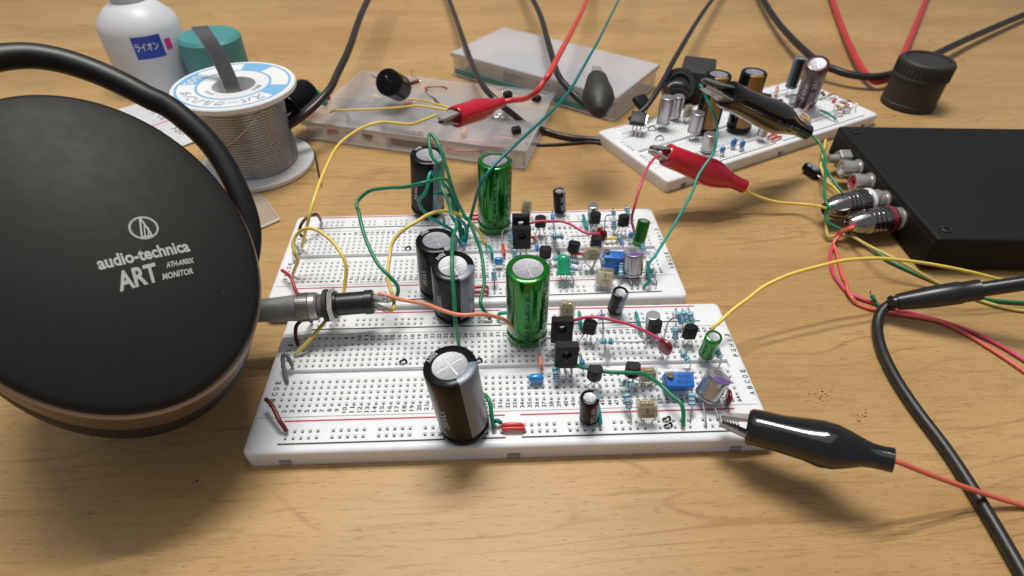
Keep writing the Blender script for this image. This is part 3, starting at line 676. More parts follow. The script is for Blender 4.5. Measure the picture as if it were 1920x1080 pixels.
drop('bright blue ceramic capacitor beside the orange jumper on the front breadboard', P(1005, 709, 10.5), u_, (5.6, 2.8, 3.6), M_bluecer, [(995, 722), (1017, 720)], group='blue ceramic capacitors')
drop('bright blue ceramic capacitor behind the silver capacitor on the rear breadboard', P(1183, 441, 12), rotz(20), (2.5, 2.2, 3.6), M_bluecer, [(1180, 454), (1187, 454)], group='blue ceramic capacitors')
drop('tiny dark blue part behind the big black capacitors on the rear breadboard', P(869, 459, 10), u_, (2.0, 2.0, 3.0), M_rbody2, [(869, 468)], group='blue ceramic capacitors')
drop('dark red disc capacitor at the pink wire\'s end on the rear breadboard', P(1128, 439, 15), rotz(-50), (6.0, 2.6, 6.6), M_redcer, [(1124, 456), (1130, 456)], group='dark red disc capacitors')
drop('dark red disc capacitor seen edge on behind the teal wire', P(1214, 504, 12), rotz(84), (6.6, 1.8, 6.6), M_redcer, [(1212, 530), (1216, 535)], group='dark red disc capacitors')
drop('dark red disc capacitor at the pink wire\'s end on the front breadboard', P(1247, 650, 14), rotz(-50), (6.0, 2.6, 6.6), M_redcer, [(1243, 672), (1250, 672)], group='dark red disc capacitors')
drop('dark red disc capacitor right of the leaning silver capacitor', P(1366, 745, 11), rotz(80), (5.4, 1.8, 5.6), M_redcer, [(1362, 770), (1366, 776)], group='dark red disc capacitors')
# green LED
def led(label, b, q, D=5.5, H=8.6, hole=None):
    b = V(b); ax = (V(q) - b).normalized(); root = thing('green_led', label, 'LED', b); r = D / 2
    mb = MB(); lathe(mb, b, ax, [(0, r * 1.16), (.15, r * 1.2), (1.0, r * 1.2), (1.1, r * 1.02), (1.2, r)] + [(1.2 + (H - r - 1.2), r)] + [(H - r + r * math.sin(rad(k * 15)), r * math.cos(rad(k * 15))) for k in range(1, 7)], 28)
    mk('lens', mb, M_led, root)
    for k, h in enumerate(hole): x = P(*h); p = b + V((1.2 if k else -1.2, 0, 0)); lead(root, [p + ax * .4, p - ax * 1.5, V((x.x, x.y, 5.8))], .26)
led('green LED standing tilted among resistors on the rear breadboard', P(1057, 513, 12.5), P(1056, 480, 19), hole=[(1061, 544), (1052, 535)])
# resistors
RG = 'blue banded resistors'
def R_(lab, *a, **k): resistor(lab, *a, group=RG, **k)
R_('blue banded resistor hanging below the blue ceramic capacitor on the rear breadboard', (926, 508, 14), (927, 527, 11), [(925.8, 499)], [(927.2, 540, 9), (927.5, 549)])
R_('blue banded resistor lying horizontally over the middle of the rear breadboard', (1032, 441.5, 14), (1058, 443, 14), [(1025, 443, 12), (1023, 449)], [(1085, 442.6, 13.5), (1107, 443.5, 11), (1112, 452)])
R_('tiny blue resistor at the far rail of the rear breadboard', (1036, 400, 14), (1036, 411, 12.5), [(1035, 395, 13), (1034, 402)], [(1039, 425, 10), (1039.5, 435)], dia=1.8, body=M_rbody2, bands='wb')
R_('tiny blue resistor right of the rear power transistors', (1007, 456, 13), (1007.3, 470, 11), [(1005, 449, 12.5), (1001, 447)], [(1008, 480)], dia=1.8, body=M_rbody2, bands='wb')
R_('blue banded resistor rising behind the rim of the front green capacitor', (964, 467, 15), (966, 487, 11.5), [(963, 460, 14), (962, 463)], [(967, 500)], dia=2.4)
R_('blue banded resistor behind the left edge of the rear power transistors', (958, 437, 14), (960, 457, 11), [(957, 430, 14), (958, 433)], [(961, 466)], bands='kkbkk')
R_('blue banded resistor lying behind the green LED, left side', (1037, 486, 11), (1055, 480, 11.5), [(1032, 488, 10), (1029, 494)], [(1060, 480, 10)])
R_('blue banded resistor lying right of the green LED', (1064, 488, 11.5), (1087, 492, 11), [(1060, 487, 10)], [(1091, 494, 10), (1090, 500)])
R_('blue banded resistor just below the green LED on its right', (1070.5, 499, 15), (1072.5, 517, 12), [(1070, 495, 14)], [(1075.4, 527, 10), (1073.5, 544)], bands='bkwbr')
R_('blue banded resistor standing beside a bent grey lead on the rear breadboard', (1151, 409, 14.5), (1151.5, 431, 10.5), [(1150, 403, 14.5), (1137, 404, 13), (1134.5, 415, 10), (1133.6, 432)], [(1152, 437)], bands='wkkkk')
R_('blue banded resistor at the far rail beside the rear board\'s rightmost transistor', (1150, 394, 14), (1151, 404, 12), [(1149, 388, 12)], [(1151, 409, 9)])
R_('blue banded resistor behind the rear board\'s rightmost transistor', (1175, 388, 14), (1179, 406, 11), [(1174, 384, 13), (1172, 389)], [(1180, 416)])
R_('blue banded resistor right of the short yellow jumper', (1160, 443, 14), (1168, 460, 11), [(1158, 439, 13), (1157, 446)], [(1170, 466)])
R_('blue resistor under the small green capacitor of the rear breadboard', (1203, 455, 13), (1207, 471, 11), [(1200, 450, 12)], [(1207, 480)], bands='kkbkk')
R_('blue banded resistor left of the upright silver capacitor', (1165, 492, 14.5), (1164, 517, 11), [(1167, 485, 13), (1168, 490)], [(1163, 527, 9), (1162, 534)], bands='kbgwk')
R_('blue resistor seen end on in front of the rear blue trimmer', (1130, 487, 16), (1134, 493, 12), [(1124, 484, 16), (1115, 490, 13), (1108, 505)], [(1136, 503)], bands='wbb')
R_('blue banded resistor right of the dark red disc at the rear breadboard\'s right end', (1219, 503, 13.5), (1227, 520, 10.5), [(1217, 500, 12)], [(1231.5, 529, 9), (1229.5, 539)], bands='bkwkv')
R_('blue banded resistor left of the nearer front power transistor', (1041, 687, 14), (1043, 714, 10.5), [(1036, 684, 14), (1021, 686, 12), (1016, 692, 9), (1015, 700)], [(1044, 722)], dia=2.5, bands='bwkkk')
R_('tiny blue resistor below the horizontal one on the front breadboard', (1091, 674, 13.5), (1092, 687, 11), [(1089, 664, 12), (1087.5, 660)], [(1094, 697, 9), (1092, 700)], dia=2.0, body=M_rbody2, bands='wb')
R_('blue banded resistor lying horizontally across the front breadboard with long leads', (1124, 639, 13.5), (1151, 640, 13.5), [(1118, 641, 12), (1112, 645)], [(1180, 641.5, 13), (1206, 640, 12), (1213, 632, 9.5), (1214, 629)], bands='bkwkk')
R_('tiny blue resistor on the far rail of the front breadboard', (1128.5, 588, 14), (1130, 600, 12.5), [(1126.5, 581, 14), (1122, 591)], [(1131, 618, 10), (1131, 635)], dia=1.9, body=M_rbody2, bands='vwb')
R_('blue resistor with a pale green end in the centre of the front breadboard', (1166, 717, 11.5), (1189, 722, 11.5), [(1162, 716, 10)], [(1194, 720, 11), (1192, 731)], bands='kwvwg', dia=2.6)
R_('blue banded resistor over the near red line, right of the front small black capacitor', (1174, 737, 14.5), (1180, 767, 11), [(1173, 732, 13)], [(1183, 787, 9), (1184, 800)], bands='kwkkr')
R_('blue banded resistor left of the leaning silver capacitor on the front breadboard', (1297, 737, 14.5), (1297.5, 762, 11.5), [(1297, 731, 13)], [(1297, 775, 10), (1293.5, 799)], bands='bwbwb', dia=2.6)
R_('blue banded resistor standing below the grey lead on the front breadboard', (1267, 612, 14.5), (1266, 637, 10.5), [(1267, 606, 13), (1268, 604, 11), (1268, 604)], [(1266, 645)], dia=2.5, bands='wkkkk')
R_('blue banded resistor left of a pair on the far rail of the front breadboard', (1269, 585, 15), (1279, 607, 11), [(1267, 578, 15.5), (1262, 584)], [(1281, 617)], bands='vbbbv')
R_('blue banded resistor, left one of a touching pair at the front breadboard\'s far rail', (1281, 583, 15), (1289, 604, 11), [(1279, 580, 14), (1276, 585)], [(1290, 612)], bands='bwwbg', dia=2.5)
R_('blue banded resistor, right one of a touching pair at the front breadboard\'s far rail', (1293, 585, 15), (1299, 605, 11), [(1290, 577, 16), (1285, 585)], [(1300, 612)], bands='bwwbg', dia=2.5)
R_('blue resistor right of the front dark red disc', (1279, 660, 13.5), (1292, 678, 11), [(1275, 655, 12)], [(1295, 685)], bands='kbwbw')
R_('blue banded resistor right of the small green capacitor of the front breadboard', (1341, 650, 14.5), (1351, 671, 11.5), [(1338, 645, 13)], [(1351, 680, 9), (1347, 687)], bands='kbkkw', dia=2.5)
# bent bare leads
def bare(label, pts, r=.3): 
    W = [P(*p) for p in pts]; mb = MB(); tube(mb, smooth(W, 5), r, 6); o = mk('bare_wire', mb, M_lead, None, base=W[0]); o['label'] = label; o['category'] = 'wire'; o['group'] = 'bent bare wires'
bare('bent bare wire arching right of the front green capacitor', [(1012, 666, 7), (1012, 645, 13), (1013.5, 636, 16), (1020, 633.5, 16.5), (1034, 634, 16.5)], .35)
bare('bent bare wire arching right of the rear green capacitor', [(941.5, 458, 7), (941.8, 438, 13), (944, 430.5, 15.5), (950, 429, 16), (960, 429.5, 16)], .33)
bare('bent bare wire left of the standing resistor at the front breadboard\'s right half', [(1243, 643, 7), (1250, 612, 14), (1256, 600, 17), (1264, 596, 17.5), (1270, 597, 17)], .3)
bare('dark bare wire stub between the front board\'s power transistors', [(1025, 667, 15), (1036, 670, 14.5), (1050, 672, 14)], .4)

# ---------------------------------------------------------------- jumper wires
YG = 'yellow jumper wires'
wire('long yellow wire from the rear breadboard\'s left end up to the red crocodile clip\'s jaws', 'yellow', [(566, 463, 9), (570, 445, 16), (577, 420, 24), (581, 398, 29), (593, 361, 33), (607, 323, 33), (628, 280, 31), (652, 256, 29), (685, 236, 27), (714, 229, 27), (740, 230, 30), (770, 232, 34), (789, 227, 37), (818, 215, 40)], group=YG, ends=(True, False))
wire('yellow wire looping from the rear breadboard behind the jack down to the front breadboard', 'yellow', [(549, 513, 9), (555, 500, 13), (558, 488, 17), (553, 474, 21), (550, 455, 24), (556, 439, 27), (571, 429, 30), (588, 429, 31), (606, 438, 31), (626, 455, 29), (640, 476, 27), (648, 496, 24), (649, 518, 20), (644, 547, 15), (632, 572, 12.5), (613, 598, 13.5), (583, 633, 13), (556, 662, 9)], group=YG)
wire('yellow wire soldered to the jack and arching over to the rear breadboard\'s middle', 'yellow', [(721, 580.5, 20), (728, 582, 19), (735, 580, 19), (739, 573, 19), (738, 559, 20), (732, 543, 21), (728, 523, 23), (728, 502, 25), (730, 482, 27), (734, 461, 29), (744, 443, 31), (761, 427, 33), (781, 415, 34), (801, 403, 34), (821, 396.5, 32), (838, 395, 30), (854, 399, 26), (874, 411, 20), (891, 425, 15), (903, 441, 11), (910, 455, 8.6)], group=YG, ends=(False, True))
wire('yellow wire from behind the small green capacitor out over the desk to the right', 'yellow', [(1333, 640, 9), (1336, 616, 16), (1353, 600, 18), (1375, 580, 20), (1402, 560, 22), (1431, 537, 24), (1462, 522, 26), (1492.6, 511, 27), (1544.5, 496, 28), (1582, 487.5, 28), (1639, 484, 27), (1679, 486, 25), (1740, 494, 22), (1830, 512, 18), (1930, 540, 10), (2040, 580, 1)], group=YG, ends=(True, False))
wire('yellow wire from the red crocodile clip on the blurry board to the chrome plug', 'yellow', [(1388, 350, 15), (1400, 357.5, 13), (1419, 367, 10), (1455, 378, 7), (1494, 381.5, 6), (1526, 384.5, 8), (1552, 390, 12)], group=YG, ends=(False, False))
wire('yellow wire running from behind the plug past its side, alongside a green one', 'yellow', [(1548, 262, 2), (1541, 300, 4), (1539, 311.5, 6), (1549, 337.5, 9), (1563, 350, 8), (1580, 370, 5), (1590, 380, 3)], group=YG, ends=(False, False))
wire('sharply bent yellow wire under the chrome plugs leading off to the right edge', 'pale_yellow', [(1549, 398, 11), (1549.3, 412, 8), (1549.7, 428, 5), (1551, 441, 3), (1555, 443.6, 2.6), (1566, 441.5, 2.6), (1585, 440, 3.5), (1601, 445, 5), (1623, 456.7, 8), (1643.7, 468, 10), (1666, 479, 11), (1700, 497, 9), (1780, 540, 2), (1880, 575, 1), (1990, 590, 1)], group=YG, ends=(False, False))
wire('upper yellow wire from the red clip\'s jaws to a bare tip on the parts case', 'yellow', [(618, 210.5, 17), (628, 207, 18), (660, 205.5, 20), (702, 204, 22), (735, 202, 25), (766, 199, 28), (783.5, 197.7, 30), (812, 201.6, 36), (845, 207.5, 41)], group=YG, ends=(True, False), r=.6, endlen=8)
wire('short yellow wire from behind the lying black capacitor to the red clip', 'yellow', [(765, 185.5, 22), (771, 186, 23), (793, 187.5, 27), (815, 193.8, 34), (834, 199, 39), (850, 205, 42)], group=YG, ends=(False, False), r=.6)
wire('short yellow jumper flat on the right half of the rear breadboard', 'yellow', [(1132, 447.5, 9.2), (1136, 447, 10), (1145, 446.5, 10), (1155, 446, 10), (1158, 446.5, 9.2)], group=YG)
GG = 'green jumper wires'
wire('green wire from the jack looping left and up into the bundle above the capacitors', 'green', [(727, 562, 22), (738, 560, 21.5), (745, 553, 22), (746, 543, 24), (742, 531, 26), (728, 514, 29), (708, 494, 31), (691, 461, 34), (679, 425, 37), (672, 396, 40), (669.5, 388, 41), (671, 377, 42), (682, 364, 44), (698, 356, 46), (730, 352, 50), (760, 350, 54), (791, 343, 57), (816, 337, 56), (834, 335, 52), (842, 342, 47), (849, 360, 38), (856, 385, 26), (862, 410, 17), (866, 440, 10), (867, 452, 8.5)], group=GG, ends=(False, True))
wire('long green wire over the tops of the black pair, both ends in the front breadboard', 'green', [(861, 652, 8.8), (857, 622, 20), (853, 600, 27), (851, 543, 35), (848, 506, 39), (847, 480, 41), (849, 450, 41), (852, 435, 40), (856, 419, 39), (847.5, 404, 41), (842.7, 386, 42), (836, 367, 43), (828, 347, 45), (825, 320, 49), (820, 306, 52), (811, 293, 54), (806, 279, 56), (804, 262, 58), (807, 250, 59), (815, 258, 58), (824, 275, 56), (834, 302, 52), (843.6, 337.5, 46), (852, 363, 41), (863, 388, 36), (873, 407.6, 33), (879, 411, 32), (891, 441, 28), (901, 471.7, 24), (907, 502, 21), (908, 531, 18), (902, 555, 16), (902, 569.5, 15), (909, 584, 12), (919, 598, 8.8)], group=GG)
wire('bright teal wire making a tight arch in front of the farthest black capacitor', 'teal', [(862, 455, 8.6), (850, 436, 17), (843, 428, 20), (824, 417, 24), (803, 405, 29), (789, 388, 34), (787, 374, 38), (797, 360, 42), (803, 345, 45), (804, 333, 47), (807.7, 322, 48), (818, 331, 45), (834, 347, 40), (845.6, 365, 34), (851, 390, 28), (859, 407.6, 23), (871, 421, 18), (876.7, 437, 13), (873, 456, 8.8)], group=GG)
wire('blue green wire at the left of the bundle, plugged into the rear breadboard\'s far rail', 'blue_green', [(833, 420, 8.8), (832, 412, 12), (826, 398, 19), (820, 380, 28), (815, 368, 34), (818, 362, 37), (832, 364, 36), (846, 369, 33), (852, 385, 27), (857, 405, 20), (861, 430, 14), (864, 446, 10), (865, 458, 8.6)], group=GG)
wire('long teal wire running from the top of the picture down past the rear green capacitor', 'blue_green', [(1190, -60, 30), (1160, 0, 48), (1130, 60, 58), (1108, 100, 57), (1088, 136, 54), (1074, 160, 52), (1050, 192, 51), (1015, 226.6, 50), (980, 258, 49), (951, 285, 47), (924, 312.6, 44), (908, 332, 41), (898, 353, 36), (889, 384, 25), (882.5, 405.6, 18), (876.7, 429, 12), (868, 452, 8.6)], group=GG, ends=(False, True))
wire('short green jumper stub behind the bundle on the rear breadboard', 'green', [(868, 427, 13), (868.3, 435, 11), (868.5, 443, 9)], group=GG, ends=(False, True))
wire('teal wire from the upper black crocodile clip to the rear breadboard\'s right end', 'teal', [(1311, 158, 62), (1316, 164, 61), (1325, 184, 57), (1335, 206, 53), (1342, 223, 50), (1345, 240, 47), (1343, 260, 44), (1337, 287, 39), (1320, 313, 35), (1306.7, 333, 32), (1296.7, 361.7, 29), (1278, 398, 26), (1262, 424, 24), (1238, 463, 21), (1229, 479, 19.5), (1218, 491, 18), (1215.6, 504.4, 16), (1217, 518, 13.5), (1217.5, 526, 12), (1212, 533, 10), (1206, 539.4, 8.2)], group=GG, ends=(False, False), r=.62)
wire('green wire from the black clip\'s tail down to the chrome plug with the white ring', 'green', [(1508, 244, 26), (1518, 250, 25), (1533, 263, 24), (1542.6, 279, 22), (1547, 298.6, 20), (1547, 324.5, 18), (1546, 357, 15), (1548, 376, 14), (1556, 388, 13)], group=GG, ends=(False, False), r=.72)
wire('green wire running behind the plugs alongside the yellow one', 'green', [(1545, 270, 2), (1541, 290, 3), (1542, 305, 5), (1552, 322, 8), (1562, 337.5, 7), (1576, 356, 5), (1590, 372, 3)], group=GG, ends=(False, False))
wire('green wire curling out of the white ringed plug and under the yellow wire', 'green', [(1562, 386, 14), (1556, 387.5, 14), (1550, 394.5, 12), (1548, 403.5, 10), (1553, 416.5, 8), (1568.5, 425.6, 7), (1585, 434, 6), (1601, 443, 2.5), (1620, 456, 2), (1650, 477, 1.5), (1680, 495, 1.2), (1760, 530, 1.2), (1850, 560, 1.2), (1990, 570, 1.2)], group=GG, ends=(False, False))
wire('low green wire across the middle of the front breadboard', 'green', [(1062, 683, 9), (1066, 682, 12), (1079.5, 685, 15), (1102, 690, 16), (1142.6, 697, 16.5), (1174.8, 698, 16.5), (1200, 699.5, 16), (1213.7, 704, 15), (1240, 722, 14), (1262, 742.7, 14), (1276, 756, 14), (1281, 775, 12), (1281, 798, 8.8)], group=GG)
wire('green wire emerging beside the big black capacitor at the front breadboard\'s near edge', 'green', [(893, 741, 9), (899, 737, 12), (906, 738.5, 14), (915, 746.7, 15), (920, 762, 14), (922, 780, 12), (926, 804, 8.6)], group=GG)
wire('short teal jumper into the near rail beside the front board\'s small black capacitor', 'teal', [(1118, 748, 12), (1122, 766, 12), (1126, 794, 8.8)], group='teal jumpers')
wire('short straight teal jumper at the far side of the rear breadboard', 'teal', [(1093, 404, 9.5), (1094, 405, 11), (1100, 424, 11), (1101, 429.7, 9)], group='teal jumpers')
wire('short teal jumper behind the front board\'s flat faced transistor', 'teal', [(1086, 586, 11), (1088, 601, 12), (1090, 619, 9)], group='teal jumpers')
wire('short straight teal jumper near the front board\'s grey capacitor', 'teal', [(1192.8, 587, 11.5), (1196, 600, 12), (1203, 624, 9.2)], group='teal jumpers')
wire('curved teal jumper left of the front green capacitor on the far rail', 'teal', [(934, 592, 9.2), (936, 588.5, 11), (941, 586.5, 12), (952, 586, 12), (960, 588, 11)], group='teal jumpers')
wire('curved teal jumper left of the rear blue ceramic capacitor', 'teal', [(912, 463, 9), (915, 461.5, 11.5), (919, 464, 12.5), (922, 473, 12), (923, 487, 9)], group='teal jumpers')
wire('tiny green jumper above the red ones at the front breadboard\'s near rail', 'blue_green', [(928, 789, 9.5), (933, 788.5, 10.5), (939, 792, 9)], group='teal jumpers')
PK = 'pink wires'
wire('pink wire swooping across the rear breadboard from the power transistors to the red disc', 'pink', [(985, 430, 9), (988, 421, 15), (994, 418.6, 17), (1009, 415, 18), (1029, 413.5, 19), (1050, 413.7, 19), (1065, 418.6, 18.5), (1080, 426, 18), (1095.6, 434.6, 17.5), (1111, 438.5, 17), (1124, 438, 16)], group=PK, ends=(True, False), r=.62)
wire('pink wire swooping across the front breadboard from the power transistors to the red disc', 'pink', [(1062, 618, 10), (1066, 606, 15), (1075, 600, 17), (1094, 595.5, 19), (1121, 595, 20), (1148, 599, 20), (1175, 605.8, 19), (1200, 616.5, 18), (1222, 627, 17), (1242, 638, 16), (1248, 646, 14.5)], group=PK, ends=(True, False), r=.62)
wire('pink wire rising from the rear breadboard\'s right end to the red crocodile clip', 'pink', [(1191, 440, 8.8), (1188, 430, 12), (1185, 417, 17), (1185.5, 402, 22), (1191, 382, 27), (1200, 350, 32), (1212, 318, 35), (1225, 298, 36), (1238, 290, 34)], group=PK, ends=(True, False), r=.62)
wire('salmon wire from the jack lug across to the green capacitor of the front breadboard', 'orange', [(708, 551, 25), (716, 551.5, 25), (734, 555, 25), (761, 563, 26), (800, 571.5, 28), (832, 581.7, 30), (862, 589, 31), (893, 589.5, 30), (917, 591, 27), (939.7, 596, 24), (951, 603, 21), (965, 616, 17), (973, 630, 13), (974, 648, 8.8)], ends=(True, True), r=.72, cat='wire', name='jumper_wire')
wire('short orange jumper right of the front green capacitor', 'orange', [(1012, 668, 9.3), (1013, 671, 11.5), (1014, 682, 11.5), (1016, 693, 9)], group='short orange and red jumpers')
RJ = 'short orange and red jumpers'
wire('upper of two red jumpers behind the front black pair on the rear breadboard\'s near rail', 'red', [(887, 538.5, 10.2), (898, 537.5, 10.2), (911, 537, 10.2), (914, 539, 9)], group=RJ)
wire('lower of two red jumpers behind the front black pair on the rear breadboard\'s near rail', 'red', [(887, 546.5, 9.4), (898, 546.5, 9.6), (911, 545.5, 9.6), (914, 548, 8.6)], group=RJ)
wire('upper of two red jumpers left of the rear green capacitor at the far rail', 'red', [(883, 404, 9.6), (888, 403, 10), (898, 402.5, 10), (903, 404, 9)], group=RJ)
wire('lower of two red jumpers left of the rear green capacitor at the far rail', 'red', [(883, 410.5, 9.2), (888, 409.5, 9.6), (898, 409, 9.6), (903, 411, 8.6)], group=RJ)
wire('upper of two red jumpers on the near rail of the front breadboard', 'red', [(944, 797.5, 9.2), (948, 796, 10.2), (973, 795.5, 10.2), (979, 797.5, 9)], group=RJ)
wire('lower of two red jumpers on the near rail of the front breadboard', 'red', [(944, 805, 8.8), (948, 803, 9.4), (977, 802.5, 9.4), (982, 804.5, 8.6)], group=RJ)
wire('left of two short red jumpers below the rear power transistors', 'red', [(943, 459, 9.2), (943, 461, 10.6), (945, 474, 10.4), (945.5, 478, 9)], group=RJ)
wire('short red jumper right of the nearer rear power transistor', 'red', [(992, 446, 10), (997, 444, 11), (1001, 446, 10), (1003, 452, 8.8)], group=RJ)
wire('short straight red jumper behind the green LED\'s right side', 'red', [(1072, 477, 8.8), (1076, 475.8, 10), (1091, 475.4, 10), (1095, 477, 8.8)], group=RJ)
wire('short pink red jumper right of the nearer front power transistor', 'salmon', [(1072, 651, 10), (1079, 648, 11), (1084, 652, 10.4), (1084, 657, 8.8)], group=RJ)
wire('short straight red jumper beside the front board\'s right round backed transistor', 'red', [(1190, 694, 8.8), (1194, 692.5, 10), (1208, 692.5, 10), (1211, 694, 8.8)], group=RJ)
wire('crimson wire hanging over the left end of the rear breadboard', 'crimson', [(529, 506.5, 12), (541, 515, 13), (548, 525, 12.5), (553, 541, 11), (561, 556, 9)], ends=(False, True), group='short wires at the boards\' left ends')
wire('dark red wire at the front breadboard\'s near left corner', 'dark_red', [(499, 748, 12.5), (508, 757, 13.5), (516, 771, 13), (524, 788, 12), (531, 798, 10.5), (537, 808, 8.8)], ends=(False, True), r=.75, group='short wires at the boards\' left ends')
wire('brown wire arching over the far left corner of the rear breadboard', 'brown', [(571, 446, 8.8), (563, 439, 12), (562, 429, 15), (567, 416.7, 17), (577, 406.5, 18), (591.6, 401.4, 18), (598, 406.5, 14), (601, 412.5, 9)], group='short wires at the boards\' left ends')
wire('brown wire arching below the plug at the left end of the front breadboard', 'brown', [(559, 647, 8.8), (554.5, 630, 12), (555, 613, 15), (561, 604, 16), (570, 598, 15), (580, 597, 11), (584, 603, 8.8)], r=.74, group='short wires at the boards\' left ends')
wire('grey wire bent like a hook at the left end of the front breadboard', 'grey', [(548, 685, 8.8), (542, 673, 12.5), (537, 665.5, 14), (532.5, 664.5, 14), (530, 671, 13), (532, 689, 11), (537.8, 714, 8.6)], r=.74, group='short wires at the boards\' left ends')
wire('pale grey wire bent like a hook at the left end of the rear breadboard', 'white', [(561, 471, 8.8), (557.5, 461, 12), (554, 452, 13), (551.5, 458, 12), (551, 475, 10.5), (552, 488, 8.8)], group='short wires at the boards\' left ends')
wire('dark grey wire between the horizontal resistor and the green LED', 'grey', [(1038, 443, 9), (1039.5, 446, 12), (1041, 455, 12.5), (1045, 468, 12), (1050, 480, 9)], r=.8, group='grey jumpers')
wire('white jumper in the centre of the front breadboard', 'white', [(1135, 648, 9), (1137.5, 646.5, 12.5), (1139.5, 652, 13), (1139, 672, 9)], r=.75, group='grey jumpers')
SR = 'pink and salmon wire pair from the second plug'
wire('pink wire of the twisted pair curling from the second plug over the desk', 'pink', [(1604, 420, 13), (1595, 425, 11), (1583, 430, 8), (1573, 436, 5), (1567, 450, 2), (1558, 470, .9), (1558, 490, .9), (1563, 513, .9), (1573, 530, .9), (1588, 546, .9), (1614, 560, .9), (1640, 568, .9), (1679, 580, .9), (1760, 600, .9), (1860, 640, .9), (1990, 720, .9)], r=.8, ends=(False, False), group=SR)
wire('salmon wire of the twisted pair curling from the second plug over the desk', 'salmon', [(1602, 425, 12), (1592, 428, 11), (1580, 434, 8), (1574, 442, 5), (1563, 455, 2.6), (1566, 466, 1.5), (1573, 493, .9), (1580, 517, .9), (1587, 530, 1.2), (1588, 543, 2.0), (1598, 558, 2.0), (1608, 570, .9), (1626, 577, .9), (1650, 582, .9), (1690, 590, .9), (1770, 606, .9), (1860, 655, .9), (1990, 745, .9)], r=.8, ends=(False, False), group=SR)
wire('short green wire stub with a bare tip beside the thick black cable', 'green', [(1634, 553, 4), (1638, 560, 3), (1641, 565, 1.8), (1648, 574, .8)], r=.8, ends=(True, False), endlen=5)
for x, y, lab in ((765, 465.5, 'tiny black staple in the rear breadboard left of the black capacitors'), (756, 678, 'tiny black staple in the front breadboard left of the big black capacitor'), (897, 676, 'tiny black staple in the front breadboard right of the big black capacitor'), (1253, 797, 'tiny black ring at the near rail of the front breadboard'), (1250, 785, 'tiny black ring just above another at the front breadboard\'s near rail')):
    c = P(x, y, 8.2); mb = MB(); tube(mb, [c + V((math.cos(t) * 1.2, .3 * math.sin(t * 2), math.sin(t) * 1.0)) for t in [rad(-20 + k * 22) for k in range(11)]], .42, 6)
    o = mk('wire_staple', mb, M_plblk, None, base=c); o['label'] = lab; o['category'] = 'staple'; o['group'] = 'tiny black staples'

# ---------------------------------------------------------------- helpers for the rest
def proj(p):
    q = RW @ (V(p) - CAM); return 960 + FPX * q.x / q.z, 539.5 + FPX * q.y / q.z
def upH(base, ty):
    lo, hi = 0.5, 80.0
    for _ in range(40):
        m_ = (lo + hi) / 2
        if proj(V(base) + V((0, 0, m_)))[1] > ty: lo = m_
        else: hi = m_
    return lo
def along(p0, px, py, L_, far=True):
    d = ray(px, py).normalized(); oc = CAM - V(p0); b = oc.dot(d); disc = max(0, b * b - (oc.length_squared - L_ * L_)); return CAM + d * (-b + (1 if far else -1) * math.sqrt(disc))
def single(name, label, cat, mb, m, base=None, group=None, sharp=38):
    o = mk(name, mb, m, None, sharp=sharp, base=base if base is not None else mb.v[0]); o['label'] = label; o['category'] = cat
    if group: o['group'] = group
    return o

# ---------------------------------------------------------------- headphone
A_, E_ = rad(50), rad(55); HC = V((-34.4, 7.1, 73.7))
hn = V((math.sin(A_) * math.cos(E_), -math.cos(A_) * math.cos(E_), math.sin(E_))); hu = V((0, 0, 1)).cross(hn).normalized(); hw = hn.cross(hu)
la = rad(-6.7); hL = hw * math.cos(la) - hu * math.sin(la)          # long axis of the oval cup
hp = thing('headphone', 'black closed-back headphone lying at the left with printed earcup facing up', 'headphone', (HC.x, HC.y + 20, 0))
RA, SQ = 50.3, 0.76
def hprof(pr, m, nm, sq=SQ):
    mb = MB(); lathe(mb, HC, -hn, pr, 96, ref=hL, sq=sq); mk(nm, mb, m, hp, sharp=50)
DOME = 4.2
hprof([(-DOME * (1 - (k / 12) ** 2), max(.001, (RA - 2.2) * k / 12)) for k in range(13)] + [(.35, RA - 1.1), (1.2, RA - .35), (2.2, RA), (3.0, RA - .1), (3.3, RA - .6)], M_pad, 'housing')
hprof([(3.3, RA - 1.2), (3.35, RA + .3), (3.7, RA + .75), (4.6, RA + .8), (4.7, RA + .3)], M_bronze, 'bright_rim')
hprof([(4.7, RA - 1), (4.75, RA + .45), (5.2, RA + .7), (18.6, RA + 1.0), (19.2, RA + .4), (19.3, RA - 2)], mat('dull_bronze', (0.135, 0.10, 0.078), 0.46, metal=0.35, noise=0.1, nscale=200), 'bronze_ring')
hprof([(19.2, RA - 2.2), (19.6, RA - 1.0), (22.5, RA - 1.6), (24, RA - 6)], M_plblk, 'baffle')
hprof([(23, RA - 9), (24, RA - 4), (26, RA - .2), (32, RA + 1.2), (42, RA - .4), (48, RA - 5), (51, RA - 12), (52, RA - 18), (50, RA - 24), (42, RA - 25)], M_leath, 'ear_pad')
midp = [(-140, 190), (-80, 138), (-20, 112), (50, 104), (110, 112), (160, 127), (200, 143), (240, 162), (278, 182), (316, 200), (358, 233), (393, 268), (421, 308), (444, 352), (460, 392), (469, 428), (475, 470), (474, 510)]
hc2 = HC - hn * 3
pts = [PP(x, y, HC - hn * (2 + 12 * max(0, (i - 6) / 12) ** 2), hn) for i, (x, y) in enumerate(midp)]
sm = smooth(pts, 5); mb = MB(); n = len(sm); rr = [3.3 * min(1, .35 + (n - 1 - i) / (n * .16)) for i in range(n)]
seg = 16; vs = []; fs = []
for i, p in enumerate(sm):
    t = (sm[min(i + 1, n - 1)] - sm[max(0, i - 1)]).normalized(); ww = t.cross(hn).normalized()
    for k in range(seg):
        a = 2 * math.pi * k / seg; ca, sa = math.cos(a), math.sin(a); sg = lambda q: math.copysign(abs(q) ** .7, q)
        vs.append(p + ww * sg(ca) * rr[i] + hn * sg(sa) * 3.4)
